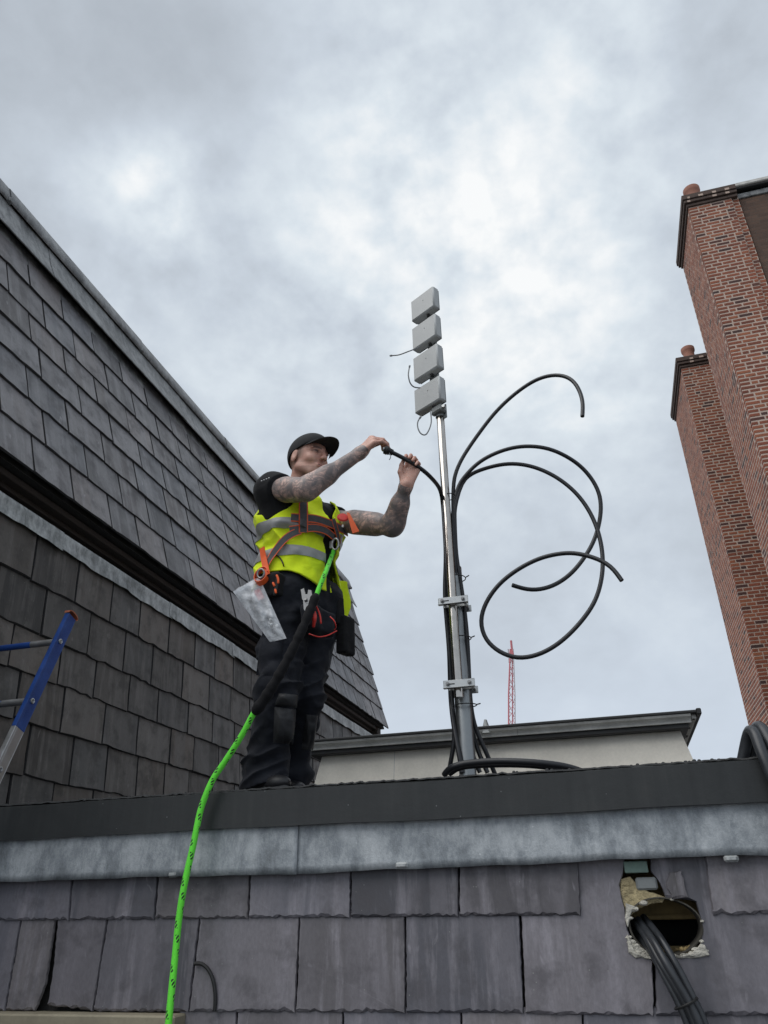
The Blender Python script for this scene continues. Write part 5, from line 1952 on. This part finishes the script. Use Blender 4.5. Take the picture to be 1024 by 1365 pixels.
# cloth bunched at the waist under the harness
wst = np.exp(-((Z_ - 3.17) / 0.05) ** 2)
fold = fold + wst * (0.014 * vnoise(X_ * 7, Y_ * 7, Z_ * 26, 23) - 0.010)
outer = outer - fold
inner = outer + 0.011
vest = np.maximum(outer, -inner)
hem = 2.940 + 0.060 * np.clip((-bx - 0.02) / 0.16, 0, 1) ** 1.3 + 0.006 * np.sin(bx * 21)
hem = hem + 0.07 * np.clip((bx - 0.055) / 0.03, 0, 1)
vest = np.maximum(np.maximum(vest, hem - Z_), Z_ - 3.495)
opening = np.maximum(np.abs(bx - 0.030 - 0.20 * np.clip(3.32 - Z_, 0, 0.4)) - (0.026 + 0.12 * np.clip(3.32 - Z_, 0, 0.4)), -fx)
vest = np.maximum(vest, -opening)
vneck = np.maximum(np.abs(bx - 0.012) - (0.018 + 0.36 * np.clip(Z_ - 3.30, 0, 0.30)), -fx)
vest = np.maximum(vest, -vneck)
vf.D[...] = vest
for S, dr in ((RS, unit(RE - RS)), (LS, unit(LE - LS))):
    vf.cap(S + np.array([0, 0, -0.02]), S + dr * 0.05 + np.array([0, 0, -0.03]), 0.102, 0.092, 0.02, 's')
    vf.cap(S + np.array([0, 0, -0.02]), S - BF * 0.03 + np.array([0, 0, -0.065]), 0.098, 0.078, 0.02, 's')
vf.cap(nb + np.array([0, 0, -0.015]), nb + np.array([0, 0, 0.14]), 0.112, 0.13, 0.0, 's')
vest_o = field_obj(vf, 'hi_vis_vest', M['vest'], man_w)
# far panel of the vest hanging loose in front
fp = Field((-1.32, 3.30, 2.72), (-1.0, 3.70, 3.12), 0.004)
a0, a1 = bp(0.105, 0.232, 3.08), bp(0.105, 0.232, 2.80)


def panel_fn(X, Y, Z):
    b = (X - a0[0]) * BL[0] + (Y - a0[1]) * BL[1]
    f = (X - a0[0]) * BF[0] + (Y - a0[1]) * BF[1] - 0.012 * np.sin(b * 40 + Z * 6) - 0.035 * (3.08 - Z)
    wz_ = np.interp(Z, [2.79, 2.84, 2.92, 3.0, 3.08], [0.022, 0.036, 0.052, 0.056, 0.050])
    return np.maximum(np.maximum(np.abs(f) - 0.005, np.abs(b - 0.010 * np.sin(Z * 30)) - wz_), np.abs(Z - 2.945 - 0.1 * b) - 0.15).astype(np.float32)


fp.put(panel_fn, fp.lo, fp.lo + fp.n * fp.h)
fpo = field_obj(fp, 'loose_panel', M['vest'], vest_o)


def ring_pt(fl, th, z, rmax=0.42):
    """Outermost surface of a field along a level ray from the torso axis."""
    d = BF * math.cos(th) + BL * math.sin(th)
    r = np.arange(0.05, rmax, 0.002)
    P = np.array([T0[0], T0[1], z]) + r[:, None] * d
    v = fl.sample(P)
    k = np.nonzero(v < 0)[0]
    return (P[k[-1]], d) if len(k) else (None, d)


for (zb_, wd_) in ((3.225, 0.050), (3.085, 0.050)):
    cols = []
    for th in np.linspace(-math.pi, math.pi, 170):
        col = []
        for q in np.linspace(0, 1, 6):
            p, d_ = ring_pt(vf, th, zb_ + wd_ * q)
            col.append(None if p is None else p + d_ * 0.0050)
        cols.append(col)
    vs, fs, ids = [], [], {}
    for i, col in enumerate(cols):
        for j, p in enumerate(col):
            if p is not None:
                ids[(i, j)] = len(vs)
                vs.append(p)
    for i in range(len(cols) - 1):
        for j in range(5):
            q = [(i, j), (i + 1, j), (i + 1, j + 1), (i, j + 1)]
            if all(t in ids for t in q):
                pts_ = [vs[ids[t]] for t in q]
                if max(np.linalg.norm(pts_[a] - pts_[b]) for a in range(4) for b in range(a)) < 0.05:
                    fs.append(tuple(ids[t] for t in q))
    MB().add(vs, fs).build('reflective_strip', M['reflect'], vest_o, 'all')
rp = MB()
for z0 in (2.885,):
    vs, fs = [], []
    for i in range(13):
        b = -0.040 + 0.08 * i / 12
        for j in range(3):
            z = z0 + 0.025 * j
            f = 0.012 * math.sin(b * 40 + z * 6) + 0.035 * (3.08 - z) - 0.0075
            vs.append(a0 * np.array([1, 1, 0]) + BL * b + BF * f + np.array([0, 0, z]))
    for i in range(12):
        for j in range(2):
            fs.append((i * 3 + j, i * 3 + j + 1, i * 3 + j + 4, i * 3 + j + 3))
    rp.add(vs, fs)
rp.build('reflective_strip', M['reflect'], vest_o, 'all')

# black draw cord along the lower edge of the vest
C_ = [vf.hit(x, y) + np.array([0, -0.006, 0]) for x, y in ((364, 739), (370, 741), (376, 747), (379, 755), (382, 762), (389, 769), (397, 773))]
MB().tube(smooth_path(spline(C_, 0.006), 4), 0.0034, 8).build('draw_cord', M['cable_tie'], vest_o, True)

# ---- trousers
RH, RK, RA = at(383, 812, 3.165), at(371, 916, 3.09), at(350, 1034, 3.19)
LH, LK, LAN = at(424, 812, 3.335), at(404, 924, 3.255), at(384, 1026, 3.41)
tf = Field((-1.66, 2.88, 2.05), (-1.04, 3.62, 3.04), 0.0045)
tf.put(torso_fn(0.022, 2.84, 3.02), (-1.7, 2.8, 2.75), (-1.0, 3.7, 3.05))
tf.cap(RH + np.array([0, 0, .03]), LH + np.array([0, 0, .03]), 0.125, 0.120, 0.06)
for H_, K_, A__ in ((RH, RK, RA), (LH, LK, LAN)):
    tf.cap(H_, K_, 0.112, 0.090, 0.035)
    tf.cap(K_, A__, 0.090, 0.078, 0.03)
    tf.cap(A__, A__ + np.array([0, 0, -0.035]), 0.084, 0.090, 0.03)
    tf.cap(K_ + BF * 0.045 + np.array([0, 0, -0.04]), K_ * 0.55 + A__ * 0.45 + BF * 0.050, 0.058, 0.052, 0.03)   # padded knee pocket
    tf.cap(A__ + BF * 0.02 + np.array([0, 0, 0.05]), A__ + BF * 0.045 + np.array([0, 0, -0.03]), 0.080, 0.068, 0.05)
# thigh pocket on the near leg
tf.ell(RH * 0.45 + RK * 0.55 + np.array([-0.020, -0.085, 0.0]), (0.070, 0.026, 0.10), None, 0.02)
sl_, X_, Y_, Z_ = tf.win(tf.lo, tf.lo + tf.n * tf.h)
kz = float(RK[2])
cr = np.exp(-((Z_ - kz - 0.03) / 0.09) ** 2) + 0.8 * np.exp(-((Z_ - 2.15) / 0.07) ** 2) + 0.7 * np.exp(-((Z_ - 2.84) / 0.07) ** 2) + 0.25
tf.D += (0.030 * cr * (np.abs(vnoise(X_ * 5 + Z_ * 4, Y_ * 5 - Z_ * 3, Z_ * 19 - X_ * 10, 31)) - 0.38) + 0.016 * (np.abs(vnoise(X_ * 10 + Z_ * 6, Y_ * 10, Z_ * 7, 32)) - 0.4) + 0.004 * vnoise(X_ * 30, Y_ * 30, Z_ * 30, 33)).astype(np.float32)
tf.D[...] = np.maximum(tf.D, (ROOF + 0.024 + 0.010 * np.sin(X_ * 30 + Y_ * 20)) - Z_)
trs = field_obj(tf, 'trousers', M['trousers'], man_w)


def patch(fl, corners, nu, nv, off, mat, name, parent, thick=0.012, bulge=0.0, ribs=0):
    """A patch of stuff lying on a field: photograph corners tl, tr, br, bl."""
    vs, fs = [], []
    tl, tr_, br_, bl = [np.array(c, float) for c in corners]
    for i in range(nu + 1):
        for j in range(nv + 1):
            u, v = i / nu, j / nv
            p = (tl * (1 - u) + tr_ * u) * (1 - v) + (bl * (1 - u) + br_ * u) * v
            q = fl.hit(p[0], p[1])
            n = fl.grad(q[None])[0]
            e = (math.sin(math.pi * u) * math.sin(math.pi * v)) ** 0.5
            r = abs(math.sin(math.pi * u * ribs)) if ribs else 1
            vs.append(q + n * (off + thick * min(1, 3 * min(u, 1 - u, v, 1 - v) + 0.15) * (0.55 + 0.45 * r) + bulge * e))
    for i in range(nu):
        for j in range(nv):
            a = i * (nv + 1) + j
            fs.append((a, a + 1, a + nv + 2, a + nv + 1))
    return MB().add(vs, fs).build(name, mat, parent, 'all')


patch(tf, ((366, 942), (395, 946), (391, 993), (364, 990)), 24, 24, 0.0, M['pad'], 'knee_pad', trs, 0.014, 0.010, 2)
patch(tf, ((372, 924), (397, 926), (396, 944), (366, 940)), 16, 12, 0.0, M['pad'], 'knee_pad_top', trs, 0.006, 0.012)
patch(tf, ((408, 952), (424, 954), (417, 1000), (402, 998)), 14, 20, 0.0, M['pad'], 'knee_pad', trs, 0.012, 0.008, 2)
patch(tf, ((347, 850), (378, 850), (374, 902), (342, 900)), 16, 18, 0.0, M['trousers'], 'thigh_pocket', trs, 0.010, 0.012)


def ribbon(pts, nrm, width, mats, lanes, parent, name, thick=0.003):
    """Webbing: lanes = fractions of the width and material index for each."""
    P, N_ = np.array(pts), np.array(nrm)
    T_ = np.gradient(P, axis=0)
    W_ = np.cross(N_, T_)
    W_ /= np.linalg.norm(W_, axis=1, keepdims=True) + 1e-9
    edges = [-0.5] + list(np.cumsum([l[0] for l in lanes]) - 0.5)
    b_ = MB()
    for (e0, e1), (_, mi) in zip(zip(edges[:-1], edges[1:]), lanes):
        vs = []
        for p, w, n in zip(P, W_, N_):
            vs += [p + w * e0 * width, p + w * e1 * width, p + w * e1 * width + n * thick, p + w * e0 * width + n * thick]
        fs = [(i * 4 + a, i * 4 + (a + 1) % 4, i * 4 + 4 + (a + 1) % 4, i * 4 + 4 + a) for i in range(len(P) - 1) for a in range(4)]
        fs += [(0, 1, 2, 3), tuple(4 * (len(P) - 1) + a for a in range(4))]
        b_.add(vs, fs, mi)
    return b_.build(name, mats, parent)


def on_field(fl, pxs, off=0.006, n=40, it=4, pull=None):
    """Path through photograph points draped on a field."""
    C2 = spline([np.array([x, y, 0.0]) for x, y in pxs], 2.0)
    C2 = [C2[int(i)] for i in np.linspace(0, len(C2) - 1, n)]
    P = np.array([fl.hit(c[0], c[1]) for c in C2])
    P = np.array(smooth_path(P, it))
    N_ = fl.grad(P)
    N_ = np.array(smooth_path(N_, it))
    N_ /= np.linalg.norm(N_, axis=1, keepdims=True)
    return P + N_ * off, N_


# one field of everything the straps lie on
allf = Field((-1.72, 2.88, 2.70), (-0.98, 3.68, 3.62), 0.006)
sl_, X_, Y_, Z_ = allf.win(allf.lo, allf.lo + allf.n * allf.h)
allf.put(torso_fn(0.062, 2.70, 3.55, 0.014), allf.lo, allf.lo + allf.n * allf.h)
EDGE = [(0.11, 1), (0.78, 0), (0.11, 1)]
har = empty('safety_harness', tuple(bp(0.1, 0, 3.2)), None, None)
har.parent = man_w
har.location = Vector(bp(0.1, 0, 3.2)) - man_w.location
WM = [M['web'], M['web_edge']]
for pxs, wd_ in ((((388, 690), (405, 691), (420, 692), (436, 697), (452, 704), (462, 710)), 0.042),
                 (((386, 707), (404, 705), (420, 704), (434, 708), (444, 716)), 0.040),
                 (((404, 664), (404, 676), (404, 690), (404, 710)), 0.046),
                 (((400, 708), (390, 712), (380, 719), (370, 731), (361, 745), (353, 760)), 0.036),
                 (((443, 692), (446, 702), (449, 714), (451, 726)), 0.036)):
    P_, N_ = on_field(allf, pxs, 0.004)
    ribbon(P_, N_, wd_, WM, EDGE, har, 'strap')
for i, pxs in enumerate((((352, 731), (354, 745), (356, 757), (358, 768)),)):
    P_, N_ = on_field(allf, pxs, 0.012, 24)
    ribbon(P_, N_, 0.032, [M['orange']], [(1.0, 0)], har, 'orange_strap')
q = at(349, 768, 2.985)
lp = [q + np.array([0.030 * math.cos(a), 0.018 * math.sin(a), 0.042 * math.sin(a)]) for a in np.linspace(0.3, 2 * math.pi - 0.2, 30)]
ribbon(lp, [unit(p - q) for p in lp], 0.030, [M['orange']], [(1.0, 0)], har, 'leg_loop')
MB().tube([q + np.array([0.004 + 0.017 * math.cos(a), -0.02, 0.004 + 0.022 * math.sin(a)]) for a in np.linspace(0, 6.283, 20)], 0.005, 8, cap=False).build('buckle', M['bolt'], har, True)
p_ = allf.hit(404, 699)
cbk = MB()
cbk.cbox((-0.028, -0.003, -0.018), (0.028, 0.006, 0.018), 0.003, R=np.array([BL, BF, [0, 0, 1]]).T, c=(0, 0, 0))
cbk.v = (np.array(cbk.v) + p_ + allf.grad(p_[None])[0] * 0.010).tolist()
cbk.build('chest_buckle', M['web'], har)
# red disc and orange flag on the far shoulder strap
q = at(457, 691, 3.14)
rd = MB().lathe([(0.0, 0.0), (0.024, 0.001), (0.030, 0.006), (0.024, 0.012), (0, 0.013)], q, unit([0.35, -0.8, 0.35]), 20)
rd.build('red_disc', M['red'], har, True)
q1, q2, q3 = at(462, 683, 3.13), at(470, 711, 3.12), at(479, 708, 3.12)
fl_ = MB().prism([q1, q1 + np.array([0.014, 0, -0.004]), q3, q2], (0.0, 0.006, 0.0))
fl_.build('orange_flag', M['orange'], har)
MB().cbox(at(457, 702, 3.115) - .004, at(457, 702, 3.115) + np.array([.004, .004, .055]) - np.array([0, 0, .045]), .001).build('white_tab', M['white_paper'], har)

# ---- belt, pouches
bl_ = MB()
pts_b, nb_ = [], []
for th in np.linspace(0, 2 * math.pi, 60):
    d_ = BF * math.cos(th) + BL * math.sin(th)
    pts_b.append(np.array([T0[0], T0[1], 2.935]) + BF * math.cos(th) * 0.158 + BL * math.sin(th) * 0.208)
    nb_.append(d_)
ribbon(pts_b, nb_, 0.050, [M['pouch']], [(1, 0)], man_w, 'tool_belt', 0.006)


def soft_box(name, c, half, R, mat, parent, seed, amp=0.006, rnd=0.018, cutfn=None):
    f_ = Field(np.array(c) - max(half) * 1.9 - 0.03, np.array(c) + max(half) * 1.9 + 0.03, max(0.004, max(half) / 22))
    R = np.array(R)

    def fn(X, Y, Z):
        q = [np.abs((X - c[0]) * R[i][0] + (Y - c[1]) * R[i][1] + (Z - c[2]) * R[i][2]) - half[i] + rnd for i in range(3)]
        o = np.sqrt(sum(np.maximum(a, 0) ** 2 for a in q)) + np.minimum(np.maximum(np.maximum(q[0], q[1]), q[2]), 0) - rnd
        return (o + amp * vnoise(X * 22, Y * 22, Z * 16, seed)).astype(np.float32)
    f_.put(fn, f_.lo, f_.lo + f_.n * f_.h)
    return field_obj(f_, name, mat, parent)


RB = np.array([BF, BL, [0, 0, 1]])
soft_box('tool_pouch', at(362, 783, 3.03), (0.065, 0.035, 0.060), RB, M['pouch'], man_w, 3)
soft_box('tool_holster', at(461, 848, 3.36), (0.030, 0.045, 0.095), RB, M['pouch'], man_w, 4, 0.005, 0.014)
soft_box('tool_holster', at(449, 815, 3.33), (0.028, 0.030, 0.075), RB, M['pouch'], man_w, 5, 0.005, 0.012)
soft_box('nail_pouch', at(424, 828, 3.10), (0.035, 0.095, 0.060), RB, M['trousers'], man_w, 6, 0.008, 0.02)
for pxs in (((412, 845), (425, 849), (437, 847), (449, 841)), ((440, 822), (446, 828), (448, 836), (446, 840))):
    P_ = lerp_at(pxs, [3.0, 3.0, 3.02, 3.08], 0.006)
    MB().tube(P_, 0.0028, 6).build('red_piping', M['red'], man_w, True)

# ---- boots
for A__, nm in ((RA, 1), (LAN, 2)):
    bf = Field(A__ + np.array([-0.16, -0.20, -0.13]), A__ + np.array([0.26, 0.16, 0.12]), 0.004)
    g0 = np.array([A__[0], A__[1], ROOF])
    dirb = unit(BF + np.array([0, -0.25, 0])) if nm == 1 else unit(BF + np.array([0, -0.9, 0]))
    sd_ = np.cross([0, 0, 1], dirb)
    bf.cap(A__ + np.array([0, 0, 0.05]), g0 + np.array([0, 0, 0.055]) - dirb * 0.02, 0.052, 0.046, 0.0)
    bf.ell(g0 + dirb * 0.075 + np.array([0, 0, 0.034]), (0.098, 0.046, 0.030), np.array([dirb, sd_, [0, 0, 1]]), 0.04)
    bf.ell(g0 + dirb * 0.115 + np.array([0, 0, 0.034]), (0.052, 0.045, 0.027), np.array([dirb, sd_, [0, 0, 1]]), 0.03)
    bf.D[...] = np.maximum(bf.D, (ROOF + 0.016) - bf.win(bf.lo, bf.lo + bf.n * bf.h)[3])
    bo = field_obj(bf, 'boot', M['boot'], man_w)
    so = MB()
    outl = []
    for a in np.linspace(0, 2 * math.pi, 28, endpoint=False):
        f_ = 0.050 + 0.124 * math.cos(a)
        w_ = (0.046 + 0.008 * math.cos(a)) * math.sin(a)
        outl.append(g0 + dirb * f_ + sd_ * w_ + np.array([0, 0, -0.001]))
    so.prism(outl, (0, 0, 0.022))
    so.build('sole', M['sole'], bo)

# ================================================================== THINGS HUNG ON THE WORKER
# rope lanyard with its black energy-absorber sleeve
attach = allf.hit(443, 726) + allf.grad(allf.hit(443, 726)[None])[0] * 0.03
y_a = float(attach[1])
rl = empty('rope_lanyard', tuple(attach), 'bright green rope hooked to the harness, with a black sleeve, hanging over the fascia', 'rope')
R1 = lerp_at([(445, 733), (441, 745), (434, 763), (427, 780), (420, 798), (416, 808)], [y_a, y_a - 0.01, 3.01, 2.98, 2.965, 2.96], 0.01)
SLV = lerp_at([(421, 795), (413, 815), (402, 841), (388, 870), (372, 900), (356, 927), (341, 948)], [2.965, 2.95, 2.935, 2.92, 2.91, 2.915, 2.925], 0.01)
R2 = lerp_at([(344, 943), (337, 953), (326, 974), (314, 994), (298, 1018), (285, 1037), (276, 1056), (268, 1078), (263, 1100), (257, 1130), (250, 1160), (243, 1195), (238, 1230), (234, 1270), (230, 1310), (226, 1350), (222, 1400), (217, 1460), (212, 1530)],
             [2.925, 2.93, 2.94, 2.95, 2.955, 2.955, 2.95, 2.95, 2.945, 2.94, 2.935, 2.93, 2.93, 2.925, 2.915, 2.905, 2.90, 2.89, 2.88], 0.01)


def uv_tube(pts, r, name, mat, parent):
    b_ = MB().tube(pts, r, 12)
    o = b_.build(name, mat, parent, True, fix=False)
    me = o.data
    uvl = me.uv_layers.new(name='UVMap')
    P = np.array(pts)
    cum = np.concatenate([[0], np.cumsum(np.linalg.norm(np.diff(P, axis=0), axis=1))])
    for poly in me.polygons:
        ring = [v % 12 for v in poly.vertices]
        wrap = max(ring) - min(ring) > 6
        for li, v in zip(poly.loop_indices, poly.vertices):
            a = v % 12
            uvl.data[li].uv = ((a if not (wrap and a == 0) else 12) / 12.0, cum[min(v // 12, len(cum) - 1)])
    return o


uv_tube(R1, 0.0110, 'rope', M['rope'], rl)
uv_tube(R2, 0.0128, 'rope', M['rope'], rl)
n_ = len(SLV)
rs = [0.0205 + 0.0026 * math.sin(i * 1.1) * math.sin(i * 0.37) + 0.0012 * math.sin(i * 2.3) + 0.012 * max(0, (i / n_ - 0.62)) for i in range(n_)]
rs[0], rs[-1] = 0.019, 0.022
MB().tube(SLV, rs, 16, round_end=True).build('absorber_sleeve', M['pouch'], rl, True)
kb = MB()
c_ = (np.array(R1[0]) + attach) / 2 + np.array([0, -0.006, 0.012])
kring = [c_ + np.array([0.017 * math.cos(a), 0, 0.030 * math.sin(a)]) for a in np.linspace(0, 2 * math.pi, 25)]
kb.tube(kring, 0.0055, 10, cap=False)
kb.cbox(c_ + np.array([-0.030, -0.006, -0.022]), c_ + np.array([-0.012, 0.006, 0.020]), 0.003)
kb.build('carabiner', M['zinc'], rl, True)

# clear plastic bag of fittings
bg = empty('plastic_bag', tuple(at(345, 771, 3.0)), 'clear plastic bag with pink label tucked at the right hip of the worker', 'bag')
tl, tr_, br_, bl = at(311, 789, 2.985), at(346, 770, 2.985), at(382, 851, 2.99), at(360, 856, 3.0)
NU, NV = 14, 22
for lay in (0, 1):
    vs, fs = [], []
    for i in range(NU + 1):
        for j in range(NV + 1):
            u, v = i / NU, j / NV
            p = (tl * (1 - u) + tr_ * u) * (1 - v) + (bl * (1 - u) + br_ * u) * v
            bul = math.sin(math.pi * u) ** 0.7 * math.sin(math.pi * min(1, v * 0.9 + 0.1)) ** 0.8
            nz = 0.010 * math.sin(u * 11 + v * 7 + lay) + 0.012 * abs(math.sin(u * 5 - v * 13)) + 0.008 * abs(math.sin(u * 9 + v * 11 + lay))
            vs.append(p + np.array([0.15, -1, 0.1]) * ((0.016 if lay == 0 else -0.012) * bul + nz * bul))
    for i in range(NU):
        for j in range(NV):
            a = i * (NV + 1) + j
            fs.append((a, a + 1, a + NV + 2, a + NV + 1))
    MB().add(vs, fs).build('bag_sheet', M['bag'], bg, 'all')


def in_bag(u, v, d=0.0):
    return (tl * (1 - u) + tr_ * u) * (1 - v) + (bl * (1 - u) + br_ * u) * v + np.array([0.0, -d, 0])


def bag_quad(u0, v0, u1, v1, mat, name, d=0.002):
    p = [in_bag(u0, v0, d), in_bag(u1, v0, d), in_bag(u1, v1, d), in_bag(u0, v1, d)]
    MB().prism(p, (0, 0.002, 0)).build(name, mat, bg)


bag_quad(0.62, 0.15, 0.86, 0.32, M['bag_label'], 'label_sheet', 0.004)
bag_quad(0.40, 0.17, 0.60, 0.33, M['white_paper'], 'paper_slip', 0.004)
for i in range(4):
    a, b_ = in_bag(0.26 + 0.07 * i, 0.24 + 0.02 * i, 0.006), in_bag(0.34 + 0.07 * i, 0.30 + 0.02 * i, 0.006)
    MB().tube([a, b_], 0.0035, 6).build('fitting', M['cable_tie'], bg)
for i, (u, v) in enumerate(((0.4, 0.62), (0.6, 0.68), (0.5, 0.75), (0.7, 0.80))):
    MB().lathe([(0.008, 0), (0.012, 0.002), (0.012, 0.014), (0.007, 0.016)], in_bag(u, v, 0.0), unit([1, 0.2 * i, 0.6]), 10).build('fitting', M['zinc'], bg, True)
MB().prism([in_bag(0, 0, .004), in_bag(1, 0, .004), in_bag(1, 0.05, .004), in_bag(0, 0.06, .004)], (0, 0.003, 0)).build('zip_seal', M['bag'], bg)

# adjustable spanner hung on the belt
sp = empty('adjustable_spanner', tuple(at(405, 803, 2.97)), 'steel adjustable spanner hanging at the waist below the vest hem', 'spanner')


def px_plate(pxs, Y, th, mat, name, parent, bev=None):
    P = [at(x, y, Y) for x, y in pxs]
    return MB().prism(P, (0, th, 0)).build(name, mat, parent)


px_plate([(401, 786), (405, 784), (407, 792), (410, 792), (411, 786), (415, 787), (416, 794), (412, 801), (413, 805), (408, 804), (403, 799)], 2.985, 0.008, M['bolt'], 'jaw', sp)
px_plate([(404, 799), (412, 803), (411, 812), (409, 818), (405, 812)], 2.987, 0.007, M['bolt'], 'handle', sp)
MB().lathe([(0.008, -0.006), (0.008, 0.006)], at(408, 800, 2.985), (1, 0, 0.3), 14).build('knurl', M['bolt'], sp, True)
# red handled tool in the front pouch
rt = empty('red_handled_pliers', tuple(at(420, 822, 2.985)), 'red handled pliers stuck in the front pouch of the worker', 'pliers')
MB().tube(lerp_at([(418, 812), (418.5, 820), (419, 828), (418, 835)], [2.985, 2.975, 2.975, 2.985], 0.006), [0.007 + 0.006 * math.sin(i * 0.28) ** 2 for i in range(len(lerp_at([(418, 812), (418.5, 820), (419, 828), (418, 835)], [2.985, 2.975, 2.975, 2.985], 0.006)))], 10, round_end=True).build('grip', M['red'], rt, True)
MB().tube(lerp_at([(420, 806), (424, 813), (427, 822), (428, 831)], [2.99, 2.985, 2.985, 2.99], 0.006), 0.0042, 10, round_end=True).build('grip', M['red'], rt, True)
# orange and black cutters in the hip pouch
oc = empty('orange_cutters', tuple(at(369, 775, 2.985)), 'orange and black cutters in the pouch at the right hip of the worker', 'cutters')
for pts in (((369, 767), (371, 772), (371, 777)), ((364, 777), (366, 781)), ((367, 786), (368, 790))):
    MB().tube(lerp_at(pts, [2.98], 0.005), 0.0055, 8, round_end=True).build('orange_grip', M['orange'], oc, True)
MB().tube(lerp_at(((370, 770), (369, 779), (367, 789), (366, 793)), [2.986], 0.006), 0.008, 8, round_end=True).build('black_grip', M['cable_tie'], oc, True)
